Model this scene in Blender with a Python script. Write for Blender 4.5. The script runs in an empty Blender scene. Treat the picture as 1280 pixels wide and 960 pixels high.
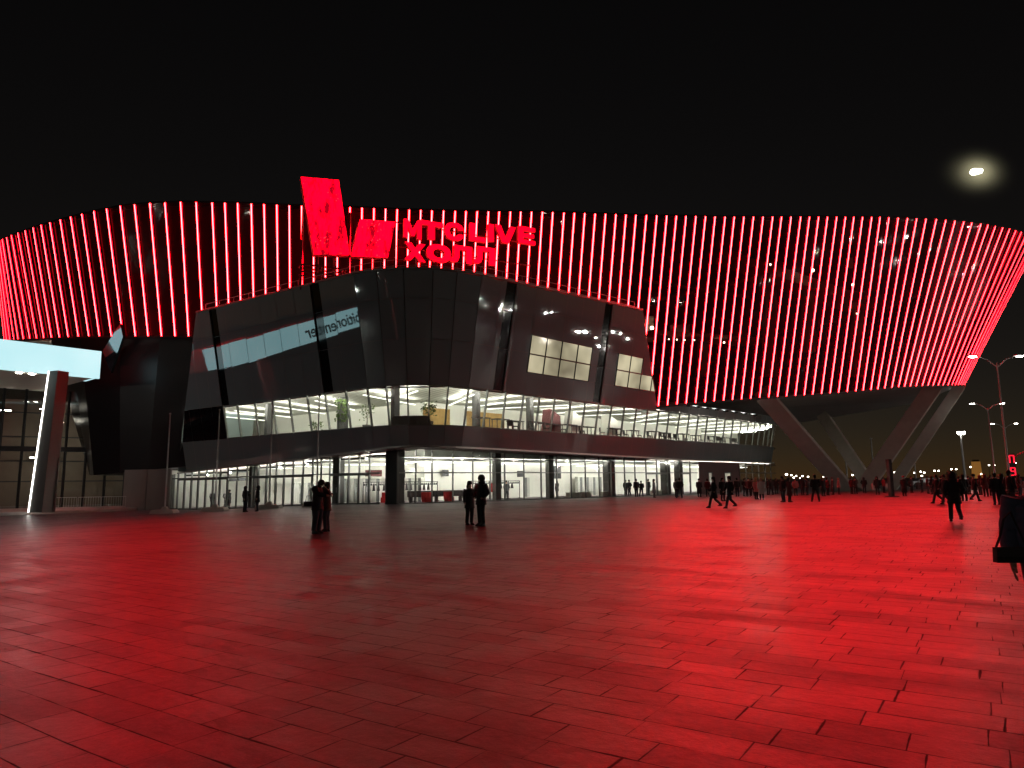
import bpy, bmesh, math, random
from mathutils import Vector, Matrix
random.seed(7)
scene = bpy.context.scene
COL = scene.collection
rad = math.radians

# ------------------------------------------------------------------ camera numbers (used for laying out plan positions)
FOC, PITCH, ROLL, CAMZ = 870.0, rad(8.02), rad(0.65), 1.6
_f = Vector((0, math.cos(PITCH), math.sin(PITCH)))
_r0 = Vector((1, 0, 0)); _u0 = Vector((0, -math.sin(PITCH), math.cos(PITCH)))
_r = math.cos(ROLL) * _r0 - math.sin(ROLL) * _u0
_u = math.sin(ROLL) * _r0 + math.cos(ROLL) * _u0
def ray(x, y):
    return _f + (x - 640) / FOC * _r + (480 - y) / FOC * _u
def at(x, y, Y):
    d = ray(x, y); return Vector((0, 0, CAMZ)) + d * (Y / d.y)
def project(p):
    v = Vector(p) - Vector((0, 0, CAMZ)); w = v.dot(_f)
    return 640 + FOC * v.dot(_r) / w, 480 - FOC * v.dot(_u) / w
def sstep(t):
    t = max(0.0, min(1.0, t)); return t * t * (3 - 2 * t)
def gz(x, y=0):                                   # plaza drops gently towards the west end
    return -0.66 * sstep((-x - 11) / 21.0)
def on_ground(px, py):
    d = ray(px, py); z = 0.0
    for _ in range(30):
        k = (z - CAMZ) / d.z; p = Vector((0, 0, CAMZ)) + d * k; z = gz(p.x)
    return Vector((p.x, p.y, gz(p.x)))
def beside(px, Y):                                # a spot on the plaza at a given distance
    p = at(px, 610, Y); return Vector((p.x, Y, gz(p.x)))
def lerp(a, b, t): return a + (b - a) * t
def interp(tab, x):
    if x <= tab[0][0]: return tab[0][1]
    for (a, b), (c, d) in zip(tab, tab[1:]):
        if x <= c: return b + (d - b) * (x - a) / (c - a)
    return tab[-1][1]

# ------------------------------------------------------------------ materials
def new_mat(name):
    m = bpy.data.materials.new(name); m.use_nodes = True
    nt = m.node_tree; return m, nt, nt.nodes['Principled BSDF']
def N(nt, t, **kw):
    n = nt.nodes.new(t)
    for k, v in kw.items(): setattr(n, k, v)
    return n
def plain(name, col, rough=0.6, metal=0.0, spec=0.5, var=0.12, scale=6.0, bump=0.0):
    m, nt, b = new_mat(name)
    tc = N(nt, 'ShaderNodeTexCoord'); no = N(nt, 'ShaderNodeTexNoise'); no.inputs['Scale'].default_value = scale; no.inputs['Detail'].default_value = 5
    nt.links.new(tc.outputs['Object'], no.inputs['Vector'])
    mx = N(nt, 'ShaderNodeMix', data_type='RGBA')
    mx.inputs['A'].default_value = (*[c * (1 - var) for c in col], 1); mx.inputs['B'].default_value = (*[min(1, c * (1 + var)) for c in col], 1)
    nt.links.new(no.outputs['Fac'], mx.inputs['Factor']); nt.links.new(mx.outputs['Result'], b.inputs['Base Color'])
    b.inputs['Roughness'].default_value = rough; b.inputs['Metallic'].default_value = metal; b.inputs['Specular IOR Level'].default_value = spec
    if bump:
        bp = N(nt, 'ShaderNodeBump'); bp.inputs['Strength'].default_value = bump; bp.inputs['Distance'].default_value = 0.02
        nt.links.new(no.outputs['Fac'], bp.inputs['Height']); nt.links.new(bp.outputs['Normal'], b.inputs['Normal'])
    return m
def glow(name, col, strength, base=(0.02, 0.02, 0.02)):
    m, nt, b = new_mat(name)
    b.inputs['Base Color'].default_value = (*base, 1); b.inputs['Roughness'].default_value = 0.5
    b.inputs['Emission Color'].default_value = (*col, 1); b.inputs['Emission Strength'].default_value = strength
    return m
def glass(name, tint=(0.93, 0.97, 0.95), f0=0.06):
    m = bpy.data.materials.new(name); m.use_nodes = True; nt = m.node_tree; nt.nodes.clear()
    out = N(nt, 'ShaderNodeOutputMaterial'); mx = N(nt, 'ShaderNodeMixShader'); tr = N(nt, 'ShaderNodeBsdfTransparent'); gl = N(nt, 'ShaderNodeBsdfGlossy')
    tr.inputs['Color'].default_value = (*tint, 1); gl.inputs['Roughness'].default_value = 0.03
    lw = N(nt, 'ShaderNodeLayerWeight'); lw.inputs['Blend'].default_value = 0.35
    mr = N(nt, 'ShaderNodeMapRange'); mr.inputs['To Min'].default_value = f0; mr.inputs['To Max'].default_value = 0.6
    nt.links.new(lw.outputs['Fresnel'], mr.inputs['Value']); nt.links.new(mr.outputs['Result'], mx.inputs['Fac'])
    nt.links.new(tr.outputs[0], mx.inputs[1]); nt.links.new(gl.outputs[0], mx.inputs[2]); nt.links.new(mx.outputs[0], out.inputs['Surface'])
    return m

M = {}
M['clad'] = None
def cladding_material():
    m, nt, b = new_mat('coated_glass_cladding')
    tc = N(nt, 'ShaderNodeTexCoord'); no = N(nt, 'ShaderNodeTexNoise'); no.inputs['Scale'].default_value = 0.35; no.inputs['Detail'].default_value = 3
    nt.links.new(tc.outputs['Object'], no.inputs['Vector'])
    bp = N(nt, 'ShaderNodeBump'); bp.inputs['Strength'].default_value = 0.03; bp.inputs['Distance'].default_value = 0.02
    nt.links.new(no.outputs['Fac'], bp.inputs['Height']); nt.links.new(bp.outputs['Normal'], b.inputs['Normal'])
    b.inputs['Base Color'].default_value = (0.42, 0.51, 0.52, 1); b.inputs['Metallic'].default_value = 0.36; b.inputs['Roughness'].default_value = 0.02
    return m
M['clad'] = cladding_material()
M['slot'] = plain('dark_slot_glass', (0.008, 0.008, 0.01), 0.05, 0, 0.9)
M['seam'] = plain('grey_seam', (0.30, 0.29, 0.28), 0.5)
M['black_glass'] = plain('black_glass_wall', (0.014, 0.012, 0.014), 0.30, 0, 0.4)
M['mirror_glass'] = plain('folded_mirror_glass', (0.32, 0.36, 0.38), 0.06, 1.0)
M['concrete'] = plain('concrete', (0.62, 0.57, 0.52), 0.8, var=0.18, scale=1.2, bump=0.15)
M['panel_grey'] = plain('grey_wall_panel', (0.30, 0.29, 0.27), 0.7, var=0.08, scale=0.8)
M['soffit'] = plain('soffit_panel', (0.55, 0.50, 0.46), 0.5, 0.1, var=0.2, scale=0.5)
M['trim'] = plain('aluminium_trim', (0.45, 0.44, 0.42), 0.4, 0.7)
M['mullion'] = plain('grey_mullion', (0.20, 0.21, 0.20), 0.45, 0.4)
M['dark_metal'] = plain('dark_metal', (0.035, 0.035, 0.038), 0.5, 0.3)
M['pole'] = plain('galvanised_pole', (0.62, 0.62, 0.62), 0.5, 0.15)
M['white_wall'] = plain('white_wall', (0.80, 0.80, 0.72), 0.7, var=0.04, scale=1)
M['white_floor'] = plain('pale_floor', (0.55, 0.55, 0.50), 0.35, var=0.06)
M['dark_column'] = plain('dark_column', (0.05, 0.05, 0.048), 0.5)
M['glass'] = glass('clear_glass')
M['dim_glass'] = glass('dim_glass', (0.5, 0.5, 0.48), 0.05)
M['bowl'] = None
M['lamp_white'] = glow('linear_lamp', (1.0, 0.96, 0.82), 75.0)
M['lamp_park'] = glow('car_park_lamp_lens', (1.0, 0.93, 0.82), 3600.0)
M['lamp_gallery'] = glow('gallery_lamp_glow', (1.0, 0.85, 0.6), 40.0)
M['lamp_head'] = glow('street_lamp_lens', (1.0, 0.95, 0.85), 60.0)
M['lamp_far'] = glow('distant_lamp_lens', (1.0, 0.93, 0.8), 25.0)
M['lamp_up'] = glow('uplight_panel', (1.0, 0.96, 0.84), 34.0)
M['wash'] = glow('added_wall_washer', (1.0, 0.96, 0.85), 125.0)
M['wash_low'] = glow('added_lobby_washer', (1.0, 0.96, 0.87), 200.0)
M['uplight'] = glow('soffit_uplight_lens', (1.0, 0.95, 0.86), 14.0)
M['lamp_down'] = glow('lamp_diffuser', (1.0, 0.97, 0.86), 2.5)
M['strip'] = glow('pillar_light_strip', (1.0, 0.97, 0.9), 6.0)
M['fin_core'] = glow('fin_core', (1.0, 0.026, 0.029), 42.0)
M['fin_edge'] = glow('fin_edge', (1.0, 0.0, 0.0018), 46.0)
M['fin_side'] = glow('fin_side', (1.0, 0.0, 0.012), 9.0)
M['fascia'] = None
M['window_warm'] = None

def fascia_material():
    m, nt, b = new_mat('backlit_fascia')
    tc = N(nt, 'ShaderNodeTexCoord'); no = N(nt, 'ShaderNodeTexNoise'); no.inputs['Scale'].default_value = 0.25; no.inputs['Detail'].default_value = 1
    nt.links.new(tc.outputs['Object'], no.inputs['Vector'])
    mx = N(nt, 'ShaderNodeMix', data_type='RGBA'); mx.inputs['A'].default_value = (0.46, 0.82, 0.88, 1); mx.inputs['B'].default_value = (0.66, 0.97, 1.0, 1)
    nt.links.new(no.outputs['Fac'], mx.inputs['Factor']); nt.links.new(mx.outputs['Result'], b.inputs['Emission Color'])
    b.inputs['Emission Strength'].default_value = 1.0; b.inputs['Base Color'].default_value = (0.2, 0.2, 0.2, 1); b.inputs['Roughness'].default_value = 0.3
    return m
M['fascia'] = fascia_material()
def warm_window_material():                       # translucent blinds with the room's lamps on behind them
    m, nt, b = new_mat('lit_blind')
    tc = N(nt, 'ShaderNodeTexCoord'); no = N(nt, 'ShaderNodeTexNoise'); no.inputs['Scale'].default_value = 0.28; no.inputs['Detail'].default_value = 2
    nt.links.new(tc.outputs['Object'], no.inputs['Vector'])
    cr = N(nt, 'ShaderNodeValToRGB'); cr.color_ramp.elements[0].position = 0.32; cr.color_ramp.elements[0].color = (0.14, 0.12, 0.075, 1)
    cr.color_ramp.elements[1].position = 0.66; cr.color_ramp.elements[1].color = (0.58, 0.52, 0.34, 1)
    nt.links.new(no.outputs['Fac'], cr.inputs['Fac']); nt.links.new(cr.outputs['Color'], b.inputs['Emission Color'])
    b.inputs['Emission Strength'].default_value = 1.05; b.inputs['Base Color'].default_value = (0.05, 0.05, 0.045, 1); b.inputs['Roughness'].default_value = 0.06
    return m
M['window_warm'] = warm_window_material()
def led_panel_material():
    m, nt, b = new_mat('led_panel')
    tc = N(nt, 'ShaderNodeTexCoord')
    mp = N(nt, 'ShaderNodeMapping'); mp.inputs['Scale'].default_value = (1.1, 1.1, 0.45)
    n1 = N(nt, 'ShaderNodeTexNoise'); n1.inputs['Scale'].default_value = 0.8; n1.inputs['Detail'].default_value = 9; n1.inputs['Roughness'].default_value = 0.85
    nt.links.new(tc.outputs['Object'], mp.inputs['Vector']); nt.links.new(mp.outputs['Vector'], n1.inputs['Vector'])
    cr = N(nt, 'ShaderNodeValToRGB'); cr.color_ramp.elements[0].position = 0.445; cr.color_ramp.elements[0].color = (0.05, 0, 0.001, 1)
    cr.color_ramp.elements[1].position = 0.505; cr.color_ramp.elements[1].color = (1, 1, 1, 1)
    nt.links.new(n1.outputs['Fac'], cr.inputs['Fac'])
    n2 = N(nt, 'ShaderNodeTexVoronoi'); n2.inputs['Scale'].default_value = 5.0
    nt.links.new(tc.outputs['Object'], n2.inputs['Vector'])
    c2 = N(nt, 'ShaderNodeValToRGB'); c2.color_ramp.elements[0].position = 0.10; c2.color_ramp.elements[0].color = (1, 1, 1, 1); c2.color_ramp.elements[1].position = 0.2; c2.color_ramp.elements[1].color = (0, 0, 0, 1)
    nt.links.new(n2.outputs['Distance'], c2.inputs['Fac'])
    base = N(nt, 'ShaderNodeMix', data_type='RGBA'); base.inputs['A'].default_value = (0.075, 0.0, 0.002, 1); base.inputs['B'].default_value = (1.0, 0.0, 0.0075, 1)
    nt.links.new(cr.outputs['Color'], base.inputs['Factor'])
    spk = N(nt, 'ShaderNodeMix', data_type='RGBA'); spk.inputs['B'].default_value = (1.0, 0.025, 0.035, 1)
    nt.links.new(base.outputs['Result'], spk.inputs['A']); 
    nn = N(nt, 'ShaderNodeTexNoise'); nn.inputs['Scale'].default_value = 0.7; nt.links.new(tc.outputs['Object'], nn.inputs['Vector'])
    c3 = N(nt, 'ShaderNodeValToRGB'); c3.color_ramp.elements[0].position = 0.5; c3.color_ramp.elements[1].position = 0.6
    nt.links.new(nn.outputs['Fac'], c3.inputs['Fac'])
    mu = N(nt, 'ShaderNodeMath', operation='MULTIPLY'); nt.links.new(c2.outputs['Color'], mu.inputs[0]); nt.links.new(c3.outputs['Color'], mu.inputs[1])
    nt.links.new(mu.outputs[0], spk.inputs['Factor'])
    nt.links.new(spk.outputs['Result'], b.inputs['Emission Color']); b.inputs['Emission Strength'].default_value = 5.0
    b.inputs['Base Color'].default_value = (0.02, 0.005, 0.005, 1)
    return m
M['led'] = led_panel_material()
M['letter'] = glow('sign_letter_face', (1.0, 0.0, 0.0075), 4.0, (0.1, 0.01, 0.01))
M['letter_side'] = plain('sign_letter_side', (0.25, 0.01, 0.015), 0.5)

def bowl_material():
    m, nt, b = new_mat('bowl_dark_glass')
    tc = N(nt, 'ShaderNodeTexCoord'); no = N(nt, 'ShaderNodeTexNoise'); no.inputs['Scale'].default_value = 0.18; no.inputs['Detail'].default_value = 4
    nt.links.new(tc.outputs['Object'], no.inputs['Vector'])
    mx = N(nt, 'ShaderNodeMix', data_type='RGBA'); mx.inputs['A'].default_value = (0.035, 0.010, 0.013, 1); mx.inputs['B'].default_value = (0.075, 0.016, 0.022, 1)
    nt.links.new(no.outputs['Fac'], mx.inputs['Factor']); nt.links.new(mx.outputs['Result'], b.inputs['Base Color'])
    b.inputs['Roughness'].default_value = 0.04; b.inputs['Specular IOR Level'].default_value = 0.5
    return m
M['bowl'] = bowl_material()
def clear_bowl():                                 # tinted glazing over the galleries
    m = bpy.data.materials.new('bowl_tinted_glass'); m.use_nodes = True; nt = m.node_tree; b = nt.nodes['Principled BSDF']; out = [n for n in nt.nodes if n.type == 'OUTPUT_MATERIAL'][0]
    b.inputs['Base Color'].default_value = (0.07, 0.015, 0.02, 1); b.inputs['Roughness'].default_value = 0.04; b.inputs['Specular IOR Level'].default_value = 0.5
    tr = N(nt, 'ShaderNodeBsdfTransparent'); tr.inputs['Color'].default_value = (0.55, 0.42, 0.38, 1); mx = N(nt, 'ShaderNodeMixShader'); mx.inputs['Fac'].default_value = 0.6
    nt.links.new(b.outputs[0], mx.inputs[1]); nt.links.new(tr.outputs[0], mx.inputs[2]); nt.links.new(mx.outputs[0], out.inputs['Surface']); return m
M['bowl_clear'] = clear_bowl()

def paving_material():
    m, nt, b = new_mat('stone_paving')
    L = nt.links.new
    tc = N(nt, 'ShaderNodeTexCoord')
    mp = N(nt, 'ShaderNodeMapping'); mp.inputs['Rotation'].default_value = (0, 0, rad(34.0))
    L(tc.outputs['Object'], mp.inputs['Vector'])
    # slow waviness so that the courses are not ruler straight
    wn = N(nt, 'ShaderNodeTexNoise'); wn.inputs['Scale'].default_value = 0.7; L(mp.outputs['Vector'], wn.inputs['Vector'])
    wv = N(nt, 'ShaderNodeVectorMath', operation='MULTIPLY_ADD'); wv.inputs[1].default_value = (0.05, 0.05, 0); L(wn.outputs['Color'], wv.inputs[0]); L(mp.outputs['Vector'], wv.inputs[2])
    sp = N(nt, 'ShaderNodeSeparateXYZ'); L(wv.outputs[0], sp.inputs[0])
    def mth(op, a, bb=None, c=None):
        n = N(nt, 'ShaderNodeMath', operation=op)
        for i, v in enumerate((a, bb, c)):
            if v is None: continue
            if isinstance(v, (int, float)): n.inputs[i].default_value = v
            else: L(v, n.inputs[i])
        return n.outputs[0]
    H, W = 0.33, 0.56
    v = mth('DIVIDE', sp.outputs['Y'], H); row = mth('FLOOR', v); fv = mth('SUBTRACT', v, row)
    w1 = N(nt, 'ShaderNodeTexWhiteNoise', noise_dimensions='1D'); L(row, w1.inputs['W'])
    w0 = N(nt, 'ShaderNodeTexWhiteNoise', noise_dimensions='1D'); L(mth('ADD', row, 0.37), w0.inputs['W'])
    Wr = mth('ADD', mth('MULTIPLY', w0.outputs['Value'], 0.45), 0.42)
    u0 = mth('DIVIDE', sp.outputs['X'], Wr); u = mth('ADD', u0, mth('MULTIPLY', w1.outputs['Value'], 7.3)); cl = mth('FLOOR', u); fu = mth('SUBTRACT', u, cl)
    cb = N(nt, 'ShaderNodeCombineXYZ'); L(row, cb.inputs[0]); L(cl, cb.inputs[1])
    w2 = N(nt, 'ShaderNodeTexWhiteNoise', noise_dimensions='2D'); L(cb.outputs[0], w2.inputs['Vector'])
    eu = mth('MULTIPLY', mth('MINIMUM', fu, mth('SUBTRACT', 1.0, fu)), Wr); ev = mth('MULTIPLY', mth('MINIMUM', fv, mth('SUBTRACT', 1.0, fv)), H)
    e = mth('MINIMUM', eu, ev)
    jn = N(nt, 'ShaderNodeTexNoise'); jn.inputs['Scale'].default_value = 2.2; jn.inputs['Detail'].default_value = 3; L(mp.outputs['Vector'], jn.inputs['Vector'])
    jw = mth('MAXIMUM', mth('MULTIPLY', mth('SUBTRACT', jn.outputs['Fac'], 0.33), 0.04), 0.001)
    ms = N(nt, 'ShaderNodeMapRange', interpolation_type='SMOOTHSTEP'); L(e, ms.inputs['Value']); L(mth('MULTIPLY', jw, 0.35), ms.inputs['From Min']); L(jw, ms.inputs['From Max'])
    stone = ms.outputs['Result']
    # stone tone: each slab its own, plus grain, plus large worn / damp patches
    g1 = N(nt, 'ShaderNodeTexNoise'); g1.inputs['Scale'].default_value = 9.0; g1.inputs['Detail'].default_value = 8; g1.inputs['Roughness'].default_value = 0.65; L(mp.outputs['Vector'], g1.inputs['Vector'])
    g2 = N(nt, 'ShaderNodeTexNoise'); g2.inputs['Scale'].default_value = 0.22; g2.inputs['Detail'].default_value = 6; g2.inputs['Roughness'].default_value = 0.62; L(mp.outputs['Vector'], g2.inputs['Vector'])
    mps = N(nt, 'ShaderNodeMapping'); mps.inputs['Scale'].default_value = (0.5, 1.6, 1); L(mp.outputs['Vector'], mps.inputs['Vector'])
    g3 = N(nt, 'ShaderNodeTexNoise'); g3.inputs['Scale'].default_value = 0.9; g3.inputs['Detail'].default_value = 5; L(mps.outputs['Vector'], g3.inputs['Vector'])
    tone = mth('ADD', mth('MULTIPLY', w2.outputs['Value'], 0.30), 0.57)
    tone = mth('MULTIPLY', tone, mth('ADD', mth('MULTIPLY', g1.outputs['Fac'], 1.3), 0.35))
    st = N(nt, 'ShaderNodeMapRange', interpolation_type='SMOOTHSTEP'); L(g2.outputs['Fac'], st.inputs['Value']); st.inputs['From Min'].default_value = 0.36; st.inputs['From Max'].default_value = 0.60; st.inputs['To Min'].default_value = 0.30; st.inputs['To Max'].default_value = 1.1
    tone = mth('MULTIPLY', tone, st.outputs['Result'])
    s2 = N(nt, 'ShaderNodeMapRange', interpolation_type='SMOOTHSTEP'); L(g3.outputs['Fac'], s2.inputs['Value']); s2.inputs['From Min'].default_value = 0.40; s2.inputs['From Max'].default_value = 0.58; s2.inputs['To Min'].default_value = 0.45; s2.inputs['To Max'].default_value = 1.05
    tone = mth('MULTIPLY', tone, s2.outputs['Result'])
    v1 = N(nt, 'ShaderNodeTexNoise'); v1.inputs['Scale'].default_value = 0.55; v1.inputs['Detail'].default_value = 7; v1.inputs['Roughness'].default_value = 0.7; v1.inputs['Distortion'].default_value = 0.6; L(mps.outputs['Vector'], v1.inputs['Vector'])
    s3 = N(nt, 'ShaderNodeMapRange', interpolation_type='SMOOTHSTEP'); L(v1.outputs['Fac'], s3.inputs['Value']); s3.inputs['From Min'].default_value = 0.54; s3.inputs['From Max'].default_value = 0.64; s3.inputs['To Min'].default_value = 1.0; s3.inputs['To Max'].default_value = 0.42
    tone = mth('MULTIPLY', tone, s3.outputs['Result'])
    g4 = N(nt, 'ShaderNodeTexNoise'); g4.inputs['Scale'].default_value = 55.0; g4.inputs['Detail'].default_value = 4; L(mp.outputs['Vector'], g4.inputs['Vector'])
    tone = mth('MULTIPLY', tone, mth('ADD', mth('MULTIPLY', g4.outputs['Fac'], 0.9), 0.55))
    tone = mth('MULTIPLY', tone, mth('ADD', mth('MULTIPLY', stone, 0.78), 0.22))
    cc = N(nt, 'ShaderNodeCombineColor'); L(mth('MULTIPLY', tone, 0.25), cc.inputs[0]); L(mth('MULTIPLY', tone, 0.165), cc.inputs[1]); L(mth('MULTIPLY', tone, 0.23), cc.inputs[2])
    L(cc.outputs[0], b.inputs['Base Color'])
    ro = mth('ADD', mth('MULTIPLY', g3.outputs['Fac'], 0.40), mth('ADD', mth('MULTIPLY', w2.outputs['Value'], 0.10), 0.11))
    ro = mth('MAXIMUM', ro, mth('ADD', mth('MULTIPLY', g1.outputs['Fac'], 0.12), 0.25))
    ro = mth('ADD', ro, mth('MULTIPLY', mth('SUBTRACT', 1.0, stone), 0.4))
    L(ro, b.inputs['Roughness']); b.inputs['Specular IOR Level'].default_value = 0.62
    h = mth('ADD', mth('MULTIPLY', stone, 0.003), mth('MULTIPLY', g1.outputs['Fac'], 0.010))
    h = mth('ADD', h, mth('MULTIPLY', w2.outputs['Value'], 0.004))
    bp = N(nt, 'ShaderNodeBump'); bp.inputs['Strength'].default_value = 0.8; bp.inputs['Distance'].default_value = 1.0; L(h, bp.inputs['Height']); L(bp.outputs['Normal'], b.inputs['Normal'])
    return m
M['paving'] = paving_material()
def asphalt_material():
    return plain('asphalt', (0.045, 0.045, 0.05), 0.8, var=0.3, scale=3, bump=0.2)
M['asphalt'] = asphalt_material()
def slat_material():
    m, nt, b = new_mat('slatted_ceiling')
    tc = N(nt, 'ShaderNodeTexCoord'); wv = N(nt, 'ShaderNodeTexWave'); wv.inputs['Scale'].default_value = 0.55; wv.inputs['Distortion'].default_value = 0.0
    mp = N(nt, 'ShaderNodeMapping'); mp.inputs['Rotation'].default_value = (0, 0, rad(20))
    nt.links.new(tc.outputs['Object'], mp.inputs['Vector']); nt.links.new(mp.outputs['Vector'], wv.inputs['Vector'])
    cr = N(nt, 'ShaderNodeValToRGB'); cr.color_ramp.elements[0].color = (0.40, 0.40, 0.36, 1); cr.color_ramp.elements[1].position = 0.35; cr.color_ramp.elements[1].color = (0.72, 0.72, 0.65, 1)
    nt.links.new(wv.outputs['Fac'], cr.inputs['Fac']); nt.links.new(cr.outputs['Color'], b.inputs['Base Color']); b.inputs['Roughness'].default_value = 0.7
    return m
M['slat'] = slat_material()

# ------------------------------------------------------------------ mesh building
class MB:
    """collects faces, becomes ONE mesh object"""
    def __init__(s): s.v, s.f, s.m = [], [], []
    def quad(s, *pts, mi=0):
        i = len(s.v); s.v += [tuple(p) for p in pts]; s.f.append(tuple(range(i, i + len(pts)))); s.m.append(mi)
    def hexa(s, lo, hi, mi=0):                    # two rings of 4 points
        i = len(s.v); s.v += [tuple(p) for p in lo] + [tuple(p) for p in hi]
        for f in ((3, 2, 1, 0), (4, 5, 6, 7), (0, 1, 5, 4), (1, 2, 6, 5), (2, 3, 7, 6), (3, 0, 4, 7)):
            s.f.append(tuple(i + k for k in f)); s.m.append(mi)
    def box(s, c, size, rz=0.0, mi=0):
        c = Vector(c); hx, hy, hz = (q / 2 for q in size); ca, sa = math.cos(rz), math.sin(rz)
        def P(x, y, z): return (c.x + x * ca - y * sa, c.y + x * sa + y * ca, c.z + z)
        s.hexa([P(-hx, -hy, -hz), P(hx, -hy, -hz), P(hx, hy, -hz), P(-hx, hy, -hz)], [P(-hx, -hy, hz), P(hx, -hy, hz), P(hx, hy, hz), P(-hx, hy, hz)], mi)
    def beam(s, a, b, w, h, up=(0, 0, 1), mi=0):  # rectangular bar from a to b
        a, b = Vector(a), Vector(b); d = (b - a).normalized(); u = Vector(up)
        if abs(d.dot(u)) > 0.98: u = Vector((0, 1, 0))
        x = d.cross(u).normalized(); y = x.cross(d).normalized()
        q = [(-w / 2, -h / 2), (w / 2, -h / 2), (w / 2, h / 2), (-w / 2, h / 2)]
        s.hexa([a + x * i + y * j for i, j in q], [b + x * i + y * j for i, j in q], mi)
    def tube(s, pts, rs, n=8, mi=0, caps=True):   # swept round tube along points
        pts = [Vector(p) for p in pts]
        if isinstance(rs, (int, float)): rs = [rs] * len(pts)
        i0 = len(s.v); prev = None
        for k, p in enumerate(pts):
            d = (pts[min(k + 1, len(pts) - 1)] - pts[max(k - 1, 0)]).normalized()
            ref = Vector((0, 0, 1)) if abs(d.z) < 0.9 else Vector((0, 1, 0))
            x = d.cross(ref).normalized(); y = d.cross(x).normalized()
            if prev is not None and x.dot(prev) < 0: x, y = -x, -y
            prev = x
            for j in range(n):
                a = 2 * math.pi * j / n; s.v.append(tuple(p + (x * math.cos(a) + y * math.sin(a)) * rs[k]))
        for k in range(len(pts) - 1):
            for j in range(n):
                a = i0 + k * n + j; b = i0 + k * n + (j + 1) % n
                s.f.append((a, b, b + n, a + n)); s.m.append(mi)
        if caps:
            s.f.append(tuple(i0 + j for j in range(n))); s.m.append(mi)
            s.f.append(tuple(i0 + (len(pts) - 1) * n + j for j in reversed(range(n)))); s.m.append(mi)
    def rings(s, rr, n=12, mi=0, caps=True):      # stack of ellipses (cx, cy, z, rx, ry)
        i0 = len(s.v)
        for (cx, cy, z, rx, ry) in rr:
            for j in range(n):
                a = 2 * math.pi * j / n; s.v.append((cx + rx * math.cos(a), cy + ry * math.sin(a), z))
        for k in range(len(rr) - 1):
            for j in range(n):
                a = i0 + k * n + j; b = i0 + k * n + (j + 1) % n
                s.f.append((a, b, b + n, a + n)); s.m.append(mi)
        if caps:
            s.f.append(tuple(i0 + j for j in reversed(range(n)))); s.m.append(mi)
            s.f.append(tuple(i0 + (len(rr) - 1) * n + j for j in range(n))); s.m.append(mi)
    def ball(s, c, r, seg=12, ring=8, mi=0):
        c = Vector(c); r = (r, r, r) if isinstance(r, (int, float)) else r
        rr = []
        for k in range(1, ring):
            t = math.pi * k / ring; rr.append((c.x, c.y, c.z - r[2] * math.cos(t), r[0] * math.sin(t), r[1] * math.sin(t)))
        s.rings(rr, seg, mi)
    def mesh(s, name, mats, smooth=False, origin=None):
        me = bpy.data.meshes.new(name); o = Vector(origin or (0, 0, 0))
        me.from_pydata([tuple(Vector(p) - o) for p in s.v], [], s.f)
        for m in (mats if isinstance(mats, (list, tuple)) else [mats]): me.materials.append(m)
        me.polygons.foreach_set('material_index', s.m)
        if smooth: me.polygons.foreach_set('use_smooth', [True] * len(s.f))
        me.update(); return me
    def build(s, name, mats, parent=None, smooth=False):
        o = bpy.data.objects.new(name, s.mesh(name, mats, smooth)); COL.objects.link(o)
        if parent is not None: o.parent = parent
        return o
def tag(o, label, cat, group=None):
    o['label'] = label; o['category'] = cat
    if group: o['group'] = group
    return o
def thing(name, label, cat, loc=(0, 0, 0), rz=0.0, group=None):
    o = bpy.data.objects.new(name, None); COL.objects.link(o); o.empty_display_size = 0.3
    o.location = loc; o.rotation_euler = (0, 0, rz)
    return tag(o, label, cat, group)
def structure(o): o['kind'] = 'structure'; return o
def copy_thing(o, loc, rz=0.0, label=None, scale=None):
    c = o.copy(); COL.objects.link(c); c.location = loc; c.rotation_euler = (0, 0, rz)
    if scale: c.scale = scale if not isinstance(scale, (int, float)) else (scale,) * 3
    if label: c['label'] = label
    for ch in o.children:
        d = ch.copy(); COL.objects.link(d); d.parent = c
        for g in ch.children:
            e = g.copy(); COL.objects.link(e); e.parent = d
    return c

# ------------------------------------------------------------------ ground
def build_ground():
    b = MB(); xs = [-2500, -600, -200, -90] + [-70 + 2 * i for i in range(36)] + [4, 8, 16, 30, 60, 120, 300, 900, 2500]
    ys = [-600, -60, -10, 0, 10, 20, 30, 40, 50, 60, 70, 80, 100, 140, 250, 700, 3000]
    for x0, x1 in zip(xs, xs[1:]):
        for y0, y1 in zip(ys, ys[1:]):
            b.quad((x0, y0, gz(x0)), (x1, y0, gz(x1)), (x1, y1, gz(x1)), (x0, y1, gz(x0)))
    o = b.build('plaza', M['paving'])
    bm = bmesh.new(); bm.from_mesh(o.data); bmesh.ops.remove_doubles(bm, verts=bm.verts, dist=0.001); bm.to_mesh(o.data); bm.free()
    for p in o.data.polygons: p.use_smooth = True
    structure(o)
    c = MB(); c.quad((80, 118, 0.004), (2400, 118, 0.004), (2400, 2900, 0.004), (80, 2900, 0.004)); c.quad((-2400, 175, 0.004 + gz(-99)), (80, 175, 0.004), (80, 2900, 0.004), (-2400, 2900, 0.004 + gz(-99)))
    structure(c.build('parking_ground', M['asphalt']))
build_ground()

# ------------------------------------------------------------------ concert hall
HALL = thing('concert_hall', 'large concert hall with a flaring bowl of red light strips above a dark glass podium', 'concert hall', (0, 0, 0))

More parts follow.
